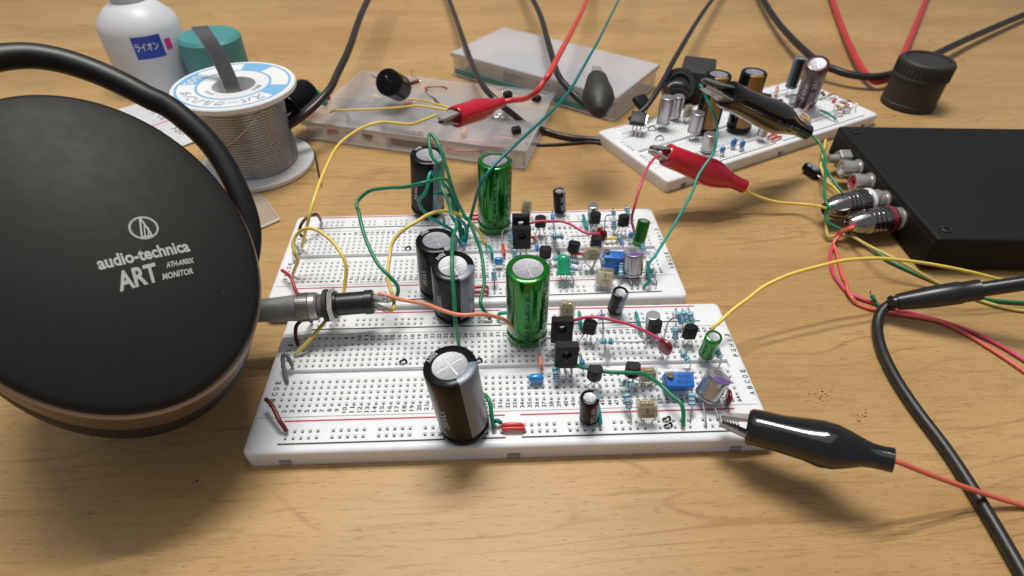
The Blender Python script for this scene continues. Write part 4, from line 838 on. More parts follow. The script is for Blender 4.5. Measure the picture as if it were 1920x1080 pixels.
for i in range(n - 1):
    for k in range(seg): fs.append((i * seg + k, i * seg + (k + 1) % seg, (i + 1) * seg + (k + 1) % seg, (i + 1) * seg + k))
fs += [tuple(range(seg)), tuple((n - 1) * seg + k for k in range(seg))]; mb.add(vs, fs); mk('hanger_arm', mb, M_band, hp, sharp=60)
# print on the cup, laid on the dome
def dust_specks():
    mb = MB()
    for k in range(26):
        x, y = random.uniform(-34, 34), random.uniform(-46, 46)
        if (x / 36) ** 2 + (y / 47) ** 2 > .9: continue
        r0 = random.choice((.08, .10, .12, .2)); q = face_pt(x, y); mb.add([q + (hu * math.cos(j * 1.26) * random.uniform(.6, 1.5) + hw * math.sin(j * 1.26)) * r0 for j in range(5)], [(0, 1, 2, 3, 4)])
    o = mk('dust_specks', mb, mat('dust', (.07, .066, .06), .9), hp); o['kind'] = 'stuff'
def onface(px, py): q = PP(px, py, HC + hn * DOME * .5, hn) - HC; return V((q.dot(hu), q.dot(hw), 0))
def face_pt(x, y):
    v = hu * x + hw * y; a_ = v.dot(hL); b_ = v.dot(hL.cross(hn)) / SQ; r_ = min(1, math.hypot(a_, b_) / (RA - 2.2)); return HC + v + hn * (DOME * (1 - r_ * r_) + .12)
dust_specks()
def face_text(nm, s, pl, pr_, ph, shear=0.0):
    a, b, c = onface(*pl), onface(*pr_), onface(*ph); W_ = (b - a).length; d = (b - a).normalized(); e = V((-d.y, d.x, 0)); h = abs((c - a).dot(e)); mb = MB()
    text(mb, s, lambda x, y: (lambda q: face_pt(q.x, q.y))(a + d * (x + y * shear) + e * y), w=W_, h=h); return mb
BOLD[0] = .03
mb = face_text('', 'audio-technica', (188, 512), (358, 473), (188, 487)); mk('printed_brand', mb, M_logo, hp)
mb = face_text('', 'ART', (226, 551), (300, 530), (226, 513), .12); mk('printed_word', mb, M_logo, hp)
mb = face_text('', 'ATH-A900X', (313, 506), (364, 494.5), (313, 495), .2)
m2 = face_text('', 'MONITOR', (306, 528), (363, 514.5), (306, 516), .2); mb.add(m2.v, m2.f); mk('printed_model', mb, M_logo, hp)
BOLD[0] = .012
# emblem: ring with two nested triangles of line work
def stroke(mb, pts, wd, closed=True):
    n = len(pts)
    for i in range(n if closed else n - 1):
        a, b = pts[i], pts[(i + 1) % n]; d = (b - a).normalized(); e = V((-d.y, d.x, 0)) * wd / 2; ex = d * wd * .3; K = 4
        row = [(a - ex) + ((b + ex) - (a - ex)) * (k / K) for k in range(K + 1)]
        vs = [face_pt(*(q + s * e).xy) for q in row for s in (-1, 1)]; mb.add(vs, [(2 * k, 2 * k + 2, 2 * k + 3, 2 * k + 1) for k in range(K)])
ec = onface(270, 432); er = (onface(296, 436) - ec).length * .98; mb = MB()
stroke(mb, [ec + V((math.cos(rad(k * 7.5)), math.sin(rad(k * 7.5)), 0)) * er for k in range(48)], er * .17)
E3 = lambda l: [onface(240 + x / 6, 380 + y / 6) for x, y in l]
stroke(mb, E3([(135, 195), (160, 415), (275, 395)]), er * .13); stroke(mb, E3([(185, 270), (195, 398)]), er * .09, False); stroke(mb, E3([(232, 310), (235, 395)]), er * .09, False)
mk('printed_emblem', mb, M_logo, hp)

# ---------------------------------------------------------------- plug and panel jack lying over the boards
ja, jb = P(466, 584, 22), P(700, 565, 22.5); jd = (jb - ja).normalized(); JL = (jb - ja).length; mmpx = JL / 234.0
def X(px): return (px - 466) * mmpx
pg = thing('headphone_plug', 'dull metal plug with knurled collar, its tail hidden behind the earcup', 'plug', ja)
mb = MB(); lathe(mb, ja, jd, [(-14, 2.6), (-12, 3.9), (X(478), 4.2), (X(520), 4.55), (X(556), 4.95), (X(558), 5.1)], 40); mk('sleeve', mb, M_zinc, pg)
mb = MB(); pr = [(X(558), 5.15)]
for k in range(7): pr += [(X(559 + k * 3), 5.28), (X(560.7 + k * 3), 5.28), (X(561 + k * 3), 5.05), (X(561.8 + k * 3), 5.05)]
pr += [(X(582), 5.35), (X(592), 5.3), (X(596), 4.9), (X(598), 4.3)]
lathe(mb, ja, jd, pr, 56); mk('knurled_collar', mb, M_knurl, pg, sharp=20)
mb = MB(); kn = frame(jd)
for k in range(44):
    t = 2 * math.pi * k / 44; e = kn[1] * math.cos(t) + kn[2] * math.sin(t); f = jd.cross(e); box(mb, ja + jd * X(569.5) + e * 5.3, (jd, f, e), (X(580) - X(559), .22, .22))
mk('knurling', mb, M_knurl, pg)
jk = thing('panel_jack', 'black panel jack with hex nut and bent metal lugs, wires soldered on', 'jack', jb)
mb = MB(); pr = [(X(594), 3.4)]
for k in range(7): pr += [(X(595 + k * 2), 4.45), (X(596 + k * 2), 4.05)]
lathe(mb, ja, jd, pr + [(X(610), 4.0)], 36); mk('threaded_bush', mb, M_zinc, jk, sharp=20)
mb = MB(); lathe(mb, ja, jd, [(X(607), 3), (X(607.5), 5.8), (X(609), 6.1), (X(615), 6.1), (X(616), 5.8), (X(616), 3)], 40); mk('rubber_washer', mb, M_rub, jk)
mb = MB(); lathe(mb, ja, jd, [(X(617), 3), (X(617), 5.7), (X(618), 6.4), (X(627), 6.4), (X(628), 5.8), (X(628), 3)], 6, ref=(0.2, 0, 1)); mk('hex_nut', mb, M_dchrome, jk, sharp=20)
mb = MB(); lathe(mb, ja, jd, [(X(626), 3), (X(627), 5.2), (X(632), 5.2), (X(633), 4.25), (X(684), 4.25), (X(685), 4.6), (X(699), 4.6), (X(701), 4.2), (X(701), 0.01)], 40); mk('body', mb, M_plblk, jk)
for (x, y, z, w_, t_) in ((729, 563, 24, 1.3, .35), (722, 580, 20.5, 1.1, .35), (722, 560, 26, 1.0, .3)):
    q = P(x, y, z); s = jb + (q - jb) * .0 + V((0, 0, (z - 22.5) * .7)); mb = MB(); d = (q - s).normalized(); e = d.cross(V((0, 0, 1))).normalized(); f = e.cross(d)
    box(mb, (s + q) / 2 - d * 1, (d, e, f), ((q - s).length + 2, w_ * 2, t_ * 2), bev=.15, seg=1); lathe(mb, q - d * 1, d, [(0, .5), (.5, 1.0), (1.4, 1.05), (2, .5)], 10); mk('solder_lug', mb, M_chrome, jk)

# ---------------------------------------------------------------- crocodile clips
CR = 'crocodile clips'
croc('glossy black crocodile clip at the near right corner of the front breadboard', P(1402, 798, 17), P(1676, 863, 25), M_boot_b, hw=6.5, jaw_len=8, flat=.92, up=(0, .62, .78), open_=.3)
wire('red wire leaving the glossy black clip at the right', 'salmon', [(1668, 860, 25), (1690, 868, 24), (1740, 888, 18), (1830, 920, 8), (1930, 950, 1), (2050, 975, 1)], ends=(False, False), r=.85)
c0 = P(852, 219, 41); c1 = along(c0, 942, 191, 40)
croc('red crocodile clip with a thick red lead gripping the yellow wires', c0, c1, M_boot_r, hw=5.6, jaw_len=10, flat=.9, prof=[(0, .98), (.02, 1.06), (.1, 1.06), (.3, 1.08), (.45, 1.14), (.55, 1.1), (.68, .86), (.8, .6), (.88, .52), (.995, .5), (1, .4)])
wire('thick red lead curving up from the red clip\'s tail', 'red', [c1 - (c1 - c0) * .05, (960, 188, c1.z + 1), (975, 186, c1.z + 4), (990, 182, c1.z + 9), (1006.7, 171.7, c1.z + 15), (1019, 153, c1.z + 19), (1031, 136, c1.z + 22), (1050, 100, c1.z + 22), (1076, 50, c1.z + 14), (1100, 0, c1.z + 2), (1120, -60, 3)], ends=(False, False), r=1.5, cat='cable', name='test_lead')
croc('red crocodile clip across the near edge of the blurry breadboard, yellow wire at its tail', P(1247, 289, 33), P(1396, 349, 16), M_boot_r, hw=6.3, jaw_len=8, flat=.92, up=(0, .62, .78))
croc('black crocodile clip holding up a teal wire over the blurry breadboard', P(1362, 176, 60), P(1512, 247, 27), M_boot_b, hw=7.4, jaw_len=17, flat=.9, open_=.8, up=(0.2, .62, .78))
c0 = P(1119, 146, 52); c1 = along(c0, 1124, 212, 31, far=False)
croc('dull brownish black crocodile clip hanging nose up in front of the clear case', c0, c1, M_matt, hw=6.4, jaw_len=9, flat=.9, prof=[(0, .78), (.03, .85), (.2, .95), (.45, 1.2), (.6, 1.25), (.75, 1.05), (.88, .72), (.97, .55), (1, .4)])

# ---------------------------------------------------------------- solder spool
SP = V((-57.9, 176.5, 0)); sp = thing('solder_spool', 'white plastic spool wound with grey solder wire, blue Japanese print on top', 'spool', SP)
def ringlathe(pr, m, nm, seg=72, sharp=40, caps=(True, True)): mb = MB(); lathe(mb, SP, (0, 0, 1), pr, seg, caps=caps); return mk(nm, mb, m, sp, sharp=sharp)
ringlathe([(.1, 8.6), (.1, 30.3), (.6, 31), (2.6, 31), (3.2, 30.4), (3.2, 20.5)], M_white, 'lower_flange')
ringlathe([(44.3, 19), (44.2, 30.4), (44.7, 31), (46.7, 31), (47.3, 30.4), (47.3, 11.4), (46.9, 10.8), (40, 10.3), (31, 10.0)], M_white, 'upper_flange', caps=(False, True))
pr = []; z = 3.4; k = 0
while z < 44:
    r0 = 21.6 + .45 * math.sin(z * .21) + random.uniform(-.06, .06) - (.5 if z > 40 else 0)
    pr += [(z, r0), (z + .2, r0 + .42), (z + .5, r0 + .66), (z + .75, r0 + .7), (z + 1.0, r0 + .66), (z + 1.3, r0 + .42)]; z += 1.5; k += 1
ringlathe(pr + [(44.25, 20)], M_solder, 'wound_solder', 80, sharp=75, caps=(True, False))
mb = MB(); tube(mb, smooth([SP + V((math.cos(rad(t)) * 22.4, math.sin(rad(t)) * 22.4, z)) for t, z in ((-118, 20), (-108, 22), (-95, 25), (-80, 29), (-65, 33.5), (-50, 38), (-38, 41), (-25, 43.5))], 5), .5, 8); mk('loose_strand', mb, M_solder, sp)
mb = MB()
for (r1, r2, t0, t1) in ((27.4, 28.7, 0, 360), (17.6, 18.9, 0, 360), (18.9, 27.4, -212, -178), (18.9, 27.4, -30, -2), (18.9, 27.4, 60, 95)):
    n = max(4, int((t1 - t0) / 5)); vs = []
    for k in range(n + 1):
        t = rad(t0 + (t1 - t0) * k / n); vs += [SP + V((math.cos(t) * r1, math.sin(t) * r1, 47.33)), SP + V((math.cos(t) * r2, math.sin(t) * r2, 47.33))]
    mb.add(vs, [(2 * k, 2 * k + 1, 2 * k + 3, 2 * k + 2) for k in range(n)])
mk('printed_rings', mb, M_spblue, sp)
def arc_text(mb, s, t0, dt, r_, h, w_, z=47.36):
    for k, ch_ in enumerate(s):
        t = rad(t0 - dt * k); e = V((math.cos(t), math.sin(t), 0)); f = V((math.sin(t), -math.cos(t), 0)); text(mb, ch_, plane_map(SP + e * r_ + V((0, 0, z)), f, e), h=h if ch_ not in 'ー-' else .6, w=w_, center=True)
mb = MB(); arc_text(mb, 'スパークルハンダ', -42, 15.5, 23.2, 5.4, 5.2); arc_text(mb, 'HAN', 60 - 180, 9, 14, 2.0, 1.8); arc_text(mb, '1.0', -10, 9, 14, 2.4, 1.8); mk('printed_name', mb, mat('slate_ink', (.16, .24, .34), .6), sp)
mb = MB(); arc_text(mb, '500g', -182, 9.5, 23.2, 5.2, 3.1, 47.4); mk('printed_weight', mb, M_white, sp)
mb = MB()
for k in range(9):
    o = V((.82, .25, 0)) * ((k - 4) * 1.0); q = SP + V((-1, 0, 31.5)) + o; tube(mb, smooth([q, q + V((-1, 2, 10)), q + V((-3, 5, 20)), q + V((-7, 9, 31)), q + V((-13, 14, 40))], 5), .55, 8)
o = mk('solder_tail', mb, M_solder, sp)
wire('thin dark wire curling from behind the spool over the desk', 'black', [(470, 250, 4), (540, 257, 2), (570, 263, .8), (589, 286, .8), (597, 322, .8), (602, 346, .8)], r=.55, ends=(False, True), endlen=3)

# ---------------------------------------------------------------- clear parts cases
def case(label, o, d, L_, W_, H_, div, lidm, teal=False):
    a = V((math.cos(d), math.sin(d), 0)); b = V((-math.sin(d), math.cos(d), 0)); ax = (a, b, V((0, 0, 1))); o = V(o); r = thing('parts_case', label, 'plastic case', o, 'clear plastic parts cases'); t = 1.1
    def bx(nm, x0, x1, y0, y1, z0, z1, m, bev=.4):
        mb = MB(); box(mb, o + a * (x0 + x1) / 2 + b * (y0 + y1) / 2 + V((0, 0, (z0 + z1) / 2)), ax, (x1 - x0, y1 - y0, z1 - z0), bev=bev, seg=2); mk(nm, mb, m, r)
    bx('floor', 0, L_, 0, W_, .1, 1.2, M_milky)
    for nm, q in (('side_wall', (0, L_, 0, t)), ('side_wall', (0, L_, W_ - t, W_)), ('side_wall', (0, t, t + .05, W_ - t - .05)), ('side_wall', (L_ - t, L_, t + .05, W_ - t - .05))): bx(nm, *q, 1.25, H_ - 1.6, M_milky, .3)
    bx('foot_rim', -.9, L_ + .9, -.9, -.05, .1, 1.3, M_rim, .3); bx('foot_rim', L_ + .05, L_ + .9, 0, W_, .1, 1.3, M_rim, .3)
    for k, (kind, p) in enumerate(div):
        if kind == 'x': bx('divider', p, p + .9, t + .1, W_ - t - .1, 1.25, H_ - 2, M_milky, .2)
        else: bx('divider', t + .1, L_ - t - .1, p, p + .9, 1.25, H_ - 2, M_milky, .2)
    bx('lid', -.6, L_ + .6, -.6, W_ + .6, H_ - 1.4, H_, lidm, .6)
    bx('lid_rim', -1.2, L_ + 1.2, -1.3, -.65, H_ - 3.2, H_ - .2, M_rim, .25); bx('lid_rim', L_ + .65, L_ + 1.3, -.6, W_, H_ - 3.2, H_ - .2, M_rim, .25)
    if teal: bx('teal_strip', 3, L_ - 4, -2.0, -1.4, 2.5, 6.5, M_teal, .2)
    return o, a, b
co, ca_, cb_ = case('clear parts case lying flat behind the rear breadboard, dim parts inside', (-37, 207.4, 0), rad(-16.9), 137, 80, 12.5, [('x', 26), ('x', 52), ('x', 82), ('x', 110), ('y', 38)], M_milky)
case('taller milky case with a teal strip along its front, under the dull clip', (155.6, 225.9, 0) - V((0, 0, 0)) + V((-.8056 * 132, .5924 * 132, 0)) if False else (V((155.6, 226.5, 0)) - V((math.cos(rad(-36.3)), math.sin(rad(-36.3)), 0)) * 132), rad(-36.3), 132, 66, 17, [('x', 44), ('x', 88)], M_milky2, teal=True)
def CI(x, y, z=0): return co + ca_ * x + cb_ * y + V((0, 0, z))
cax = (ca_, cb_, V((0, 0, 1)))
# things stored inside the flat case
mb = MB(); box(mb, CI(66, 8, 3.4), cax, (26, 6, 3.4), bev=.5); single('ic_package', 'dark grey chip package in the clear case near its front edge', 'chip', mb, mat('chip_grey', (.05, .055, .06), .5), CI(66, 8, 1.3))
for k in range(6):
    mb = MB(); box(mb, CI(44 + k * 4.6, 17, 3.2), cax, (3.2, 4.4, 3), bev=.3)
    for e in (-1, 1): box(mb, CI(44 + k * 4.6, 17 + e * 2.8, 2.2), cax, (.5, 1.6, .4))
    single('ic_package', '' + ('first', 'second', 'third', 'fourth', 'fifth', 'sixth')[k] + ' from the left of the tiny black chips in the clear case', 'chip', mb, M_epoxy, CI(44 + k * 4.6, 17, 1.3), 'tiny black chips inside the clear case')
def loopw(label, c, r0, color, n=1.2, zz=3):
    mb = MB(); pts = [c + V((math.cos(t) * r0 * 1.4, math.sin(t) * r0 * .7, zz * (.4 + .3 * math.sin(t * .7)))) for t in [k * .35 for k in range(int(n * 18))]]; tube(mb, smooth(pts, 2), .55, 7); single('wire_loop', label, 'wire', mb, M_wire[color], c)
loopw('pink wire looped inside the clear case near its front', CI(98, 12, 1.5), 8, 'salmon'); loopw('red wire looped inside the clear case\'s right compartment', CI(117, 22, 1.5), 7, 'salmon', 1); loopw('red wire loop on the clear case left of the lying capacitor', CI(62, 62, 12.6), 5, 'crimson', .7, 1.5)
pc = [('r', WC['red']), ('o', WC['orange'])]
for k, (x, y, cc_, nm_, lab) in enumerate(((12, 10, 'salmon', 'resistor', 'tan part in the clear case\'s left front corner'), (15, 26, 'black', 'diode', 'black diode in the clear case\'s left compartment'), (40, 26, 'green', 'inductor', 'green part in the clear case, second compartment'), (36, 9, 'brown', 'resistor', 'brown part near the clear case\'s front, left of the grey chip'), (92, 28, 'orange', 'resistor', 'orange part at the middle of the clear case'), (101, 52, 'brown', 'resistor', 'brown part in the clear case under the red clip'), (72, 50, 'white', 'resistor', 'pale part in the clear case behind the divider'), (44, 56, 'crimson', 'diode', 'dark red part at the back of the clear case'), (20, 60, 'yellow', 'capacitor', 'yellow part at the back left of the clear case'), (122, 50, 'grey', 'diode', 'grey part in the clear case\'s right compartment'), (86, 66, 'teal', 'inductor', 'teal part at the back of the clear case'))):
    c = CI(x, y, 3); d = V((math.cos(k * 1.9), math.sin(k * 1.9), 0)); r = thing(nm_, lab, nm_ if nm_ != 'diode' else 'diode', c, 'loose parts inside the clear case'); mb = MB(); lathe(mb, c - d * 3.5, d, [(0, .6), (.3, 1.5), (1.2, 1.7), (2, 1.5), (5, 1.5), (5.8, 1.7), (6.7, 1.5), (7, .6)], 12); mk('body', mb, M_wire[cc_], r); lead(r, [c - d * 3.4, c - d * 9], .3); lead(r, [c + d * 3.4, c + d * 9 + V((0, 0, .8))], .3)
def lying(label, a, b, D, kind='black', top=None, name='electrolytic_capacitor', txt=True, group=None):
    a, b = V(a), V(b); r = electro(label, a, None, D, (b - a).length, kind, axis=b - a, leads=False, stripe_at=70, txt=txt, name=name, group=group); d = (b - a).normalized()
    for s in (-1, 1): e = d.cross(V((0, 0, 1))).normalized() * s * D * .22; lead(r, [a + e + d * .3, a + e - d * 7, a + e * 1.3 - d * 12 + V((0, 0, 1))], .4)
    return r
ba = P(727, 153, 31); bb = along(ba, 753, 190, 24)
if bb.z < 21: bb.z = 21
lying('big black capacitor lying on the clear case with its leads up', ba, bb, 16.2, group='lying black capacitors')
ba = P(538, 206, 22); bb = P(576, 172, 24)
lying('shiny black capacitor lying beside the solder spool', ba, bb, 17, txt=False, group='lying black capacitors')
for (x, y, s_, mt, lab, nm) in ((594, 177, 5, M_led, 'green lamp lens in the clear case, larger of two', 'led'), (608, 191, 3.5, M_led, 'green lamp lens in the clear case, smaller of two', 'led'), (614, 182, 3, M_red, 'little red part beside the green lenses', 'component'), (571, 152, 4.2, M_yell, 'yellow spiky part behind the lying shiny capacitor', 'component'), (948, 208, 4.5, M_white, 'clear white lens part beyond the red clip', 'led')):
    c = P(x, y, 15.5); mb = MB(); lathe(mb, c - V((0, 0, s_ * .4)), (.3, -.2, 1), [(0, s_ * .5), (s_ * .1, s_ * .55), (s_ * .7, s_ * .5), (s_ * 1.0, s_ * .3), (s_ * 1.1, .01)], 14)
    r = thing(nm, lab, 'LED' if nm == 'led' else 'component', c - V((0, 0, s_ * .4))); mk('lens', mb, mt, r)
    lead(r, [c - V((0, 0, s_ * .3)), c + V((-3, -2, -1)), c + V((-7, -3, -1.5))], .3); lead(r, [c - V((0, 0, s_ * .3)), c + V((-2, -3.5, -1)), c + V((-5, -6, -1.5))], .3)
for (x, y, yaw_, lab) in ((952, 177, 30, 'small black transistor lying on the case beyond the red lead, left one'), (1006, 184, -40, 'small black transistor with legs up under the red lead'), (968, 244, 15, 'black transistor lying at the clear case\'s right end')):
    c = P(x, y, 15); r = thing('transistor', lab, 'transistor', c - V((0, 0, 2.4)), 'transistors scattered on the case'); mb = MB(); ax = rotz(yaw_); box(mb, c, ax, (5.2, 4.2, 3.8), bev=.8); mk('body', mb, M_epoxy, r)
    for k in (-1, 0, 1): lead(r, [c + ax[1] * 1.5 + ax[0] * k * 1.3, c + ax[1] * 5 + ax[0] * k * 1.8 + V((0, 0, 1.5)), c + ax[1] * 9 + ax[0] * k * 2.5 + V((0, 0, .5))], .3)
resistor('brown part with a shiny bent lead near the red clip', P(813.5, 184, 22), P(823, 195, 20), None, None, dia=1.7, body=M_bands['n'], bands='nn')
lead_ = MB(); tube(lead_, [P(796, 171, 26), P(804, 178, 24), P(813, 184, 22)], .5, 6); single('bare_wire', 'short shiny wire end above the yellow wires on the case', 'wire', lead_, M_lead)
resistor('brown part beyond the lying black capacitor on the clear case', P(763, 158, 14), P(786, 151, 14), [(756, 160, 13)], [(772, 140, 15), (772, 128, 15)], dia=2.6, body=M_bands['n'], bands='nr')
# clear sheet corner on the desk
mb = MB(); q = [P(470, 355, .5), P(497, 371, .5), P(524, 410, .5), P(478, 430, .5), P(440, 432, .5), P(420, 372, .5)]; prism(mb, [(p.x, p.y) for p in q], (0, 0, .25), AX, .7); single('clear_sheet', 'thin clear plastic offcut lying flat beside the earcup', 'plastic sheet', mb, M_clear)
mb = MB(); tube(mb, [P(524, 410, 1.1), P(478, 430, 1.1), P(440, 434, 1.1)], .9, 6, sq=.5); tube(mb, [P(497, 371, 1), P(524, 410, 1)], .25, 5); single('sheet_edge', 'greyish cut edge strip of the clear offcut', 'plastic strip', mb, M_rim)

# ---------------------------------------------------------------- bottle behind the headphone
bt = thing('plastic_bottle', 'white plastic bottle with blue and pink label behind the headphone', 'bottle', (-158, 292, 0))
BC = V((-158, 292, 0)); bmx = MB(); lathe(bmx, BC, (0.0, 0, 1), [(0, 22), (1, 24), (3, 25), (40, 25), (46, 23), (52, 17), (56, 11)], 48); mk('bottle_body', bmx, M_bottle, bt)
bmx = MB(); lathe(bmx, BC + V((0, 0, 56)), (0, 0, 1), [(0, 10.5), (.5, 11), (11, 10), (12, 9), (12, .01)], 32); mk('screw_cap', bmx, film('bottle_cap_clear', (.6, .68, .75), .8, .2), bt)
def cylp(th, z, rr=25.08): return BC + V((math.cos(th) * rr, math.sin(th) * rr, z))
def patch(m, nm, t0, t1, z0, z1, rr=25.08):
    mb = MB(); n = 10; vs = []
    for k in range(n + 1): t = rad(t0 + (t1 - t0) * k / n); vs += [cylp(t, z0, rr), cylp(t, z1, rr)]
    mb.add(vs, [(2 * k, 2 * k + 2, 2 * k + 3, 2 * k + 1) for k in range(n)]); mk(nm, mb, m, bt)
patch(M_blue, 'blue_label', -80, -40, 26, 40); mb = MB(); text(mb, '\u30e9\u30a4\u30aa\u30f3', lambda x, y: cylp(rad(-78) + x / 25.1, 31 + y, 25.14), w=14, h=5); mk('printed_text', mb, M_white, bt); mb = MB()
for k in range(30):
    t = rad(k * 12); e = V((math.cos(t), math.sin(t), 0)); box(mb, BC + e * 10.7 + V((0, 0, 61)), (e, V((-math.sin(t), math.cos(t), 0)), V((0, 0, 1))), (.7, .8, 8))
mk('cap_ribs', mb, M_bottle, bt); patch(M_pink, 'pink_label', -36, -26, 29, 36)
# upright paper label strip under it, seen between earcup and hanger
lb = thing('instruction_card', 'white card with Japanese notes seen between earcup and its hanger', 'card', P(292, 232, 2)); cu = (P(352, 262, 2) - P(236, 186, 2)).normalized(); cw = V((0, 0, 1)).cross(cu).normalized(); cc = P(292, 232, 1.4)
mb = MB(); box(mb, cc - V((0, 0, .5)), (cu, cw, V((0, 0, 1))), (78, 96, .8), bev=.2, seg=1); mk('card', mb, M_bottle, lb)
mb = MB()
for k, (s_, ox, oy) in enumerate((('やや、くだ', -26, 5.0), ('すぎた', 3, -6), ('い。臭', 8, -12), ('注意', -6, 14), ('下さい', 12, 3))): text(mb, s_, plane_map(cc + cu * ox + cw * oy + V((0, 0, .0)), cu, cw), h=4.4)
mk('printed_notes', mb, M_ink, lb)
mb = MB(); box(mb, cc + cu * 1 + cw * 0, (cw, cu, V((0, 0, 1))), (30, .9, .04)); mk('pink_rule', mb, M_pink, lb)
mb = MB(); lathe(mb, (-112, 286, 0), (0, 0, 1), [(0, 19), (1, 20), (34, 20), (36, 18), (36, .01)], 36); single('teal_tin', 'teal round tin standing behind the bottle and the spool', 'tin', mb, M_teal, (-112, 286, 0))

# ---------------------------------------------------------------- black amplifier box with its sockets and plugs
BO = V((276.8, 180.2, 0)); bd = V((-.05, -.99875, 0)); be = V((.99875, -.05, 0)); up = V((0, 0, 1)); BH = 18.6
bxo = thing('amplifier_box', 'matt black metal box at the right edge with round sockets', 'box', BO)
mb = MB(); box(mb, BO + bd * 54 + be * 62 + up * (BH / 2 + .6), (be, -bd, up), (124, 108, BH - 1.2), bev=1.6, seg=3); mk('case_body', mb, M_box, bxo)
for fx_, fy_ in ((8, 8), (8, 100), (116, 8), (116, 100)):
    mb = MB(); lathe(mb, BO + bd * fy_ + be * fx_, (0, 0, 1), [(0, 4), (.8, 4.2), (.8, 0.01)], 20); mk('foot', mb, M_rub, bxo)
for fx_, fy_ in ((7, 7), (7, 101), (117, 7), (117, 101)):
    mb = MB(); lathe(mb, BO + bd * fy_ + be * fx_ + up * (BH + .02), (0, 0, 1), [(0, 2.6), (.5, 2.5), (.9, 1.6), (.9, 1.1), (.3, 1.0), (.3, .01)], 20); mk('screw', mb, M_plblk, bxo)
mb = MB(); box(mb, BO + bd * 54 - be * .02 + up * (BH - 3.2), (be, -bd, up), (.12, 107, .35)); mk('lid_seam', mb, M_ink, bxo)
def jack(px, py, mt):
    q = P(px, py, 10.3); t = (q - BO).dot(bd); c = BO + bd * t + up * 10.3; mb = MB()
    lathe(mb, c, -be, [(0, 5.2), (.8, 5.2), (.9, 4.4), (6.2, 4.4), (6.3, 4.7), (9.0, 4.7), (9.3, 4.4), (9.3, 3.5), (6.0, 3.4)], 32); j = mk('socket', mb, M_chrome, bxo); 
    mb = MB(); lathe(mb, c - be * 4, -be, [(0, 3.3), (4.6, 3.3), (4.6, 1.4), (2.2, 1.4), (2.2, .01)], 24); mk('socket_insert', mb, mt, bxo, base=None); return c
jack(1616, 316, M_rcaw); jack(1646, 342, M_rcar); j3 = jack(1676, 376, M_rcaw); j4 = jack(1712, 410, M_rcar)
hx = BO + bd * ((P(1592, 299, 9) - BO).dot(bd)) + up * 9.5; mb = MB(); lathe(mb, hx, -be, [(0, 3), (.2, 5.2), (5.5, 5.2), (6.2, 4.6), (6.2, 2.2), (9, 2.2), (9.2, .01)], 6, ref=(.3, .2, 1)); lathe(mb, hx - be * 6.2, -be, [(0, 2.6), (5, 2.3), (5.2, .01)], 14); mk('earth_terminal', mb, M_zinc, bxo, sharp=25)
def rca(label, tail, head, ringm, r0=6.3):
    tail, head = V(tail), V(head); d = (head - tail).normalized(); L_ = (head - tail).length; r = thing('phono_plug', label, 'plug', tail - V((0, 0, r0)), 'chrome phono plugs')
    pr = [(1.5, 2.6), (0, 3.0), (.2, 3.5), (2.0, 4.3), (5.5, r0 * .90), (8, r0 * .98), (8.6, r0 * .90), (9.2, r0)]
    for k in range(3): x = 10 + k * 2.4; pr += [(x, r0), (x + .2, r0 * .92), (x + .8, r0 * .92), (x + 1.0, r0)]
    for k in range(5): x = 17.2 + k * 1.1; pr += [(x, r0 * 1.01), (x + .55, r0 * 1.01), (x + .6, r0 * .965), (x + 1.05, r0 * .965)]
    pr += [(23, r0), (L_ - 3.2, r0), (L_ - 3.1, r0 * .9)]
    mb = MB(); lathe(mb, tail, d, pr, 44); mk('shell', mb, M_dchrome, r, sharp=20)
    f_ = frame(d); mb = MB()
    for k in range(48):
        t = 2 * math.pi * k / 48; e = f_[1] * math.cos(t) + f_[2] * math.sin(t); box(mb, tail + d * 19.8 + e * r0 * 1.01, (d, d.cross(e), e), (5.4, .28, .25))
    mk('knurling', mb, M_dchrome, r)
    mb = MB(); lathe(mb, tail + d * (L_ - 3.1), d, [(0, r0 * .9), (0, r0 * 1.03), (2.2, r0 * 1.03), (2.3, r0 * .85), (3.1, r0 * .7)], 40); mk('colour_ring', mb, ringm, r, sharp=25)
    mb = MB(); lathe(mb, tail + d * L_, d, [(-.2, 4.9), (0, 5.2), (1.0, 5.2), (5, 5.0)], 32); mk('contact_skirt', mb, M_chrome, r)
h3 = j3 - be * 8; t3 = P(1548, 392, 10); rca('chrome phono plug with a white ring, pushed into the black box', t3, h3, M_rcaw)
h4 = j4 - be * 4.5; t4 = P(1590, 421, 9.5); rca('chrome phono plug nearer the viewer with a pink wire pair at its tail', t4, h4, mat('dark_red_ring', (0.30, 0.012, 0.02), .4))
lying('small black capacitor lying loose on the desk left of the black box', P(1535, 327, 3.2), P(1511, 311, 3.4), 6, txt=True, group='lying black capacitors')

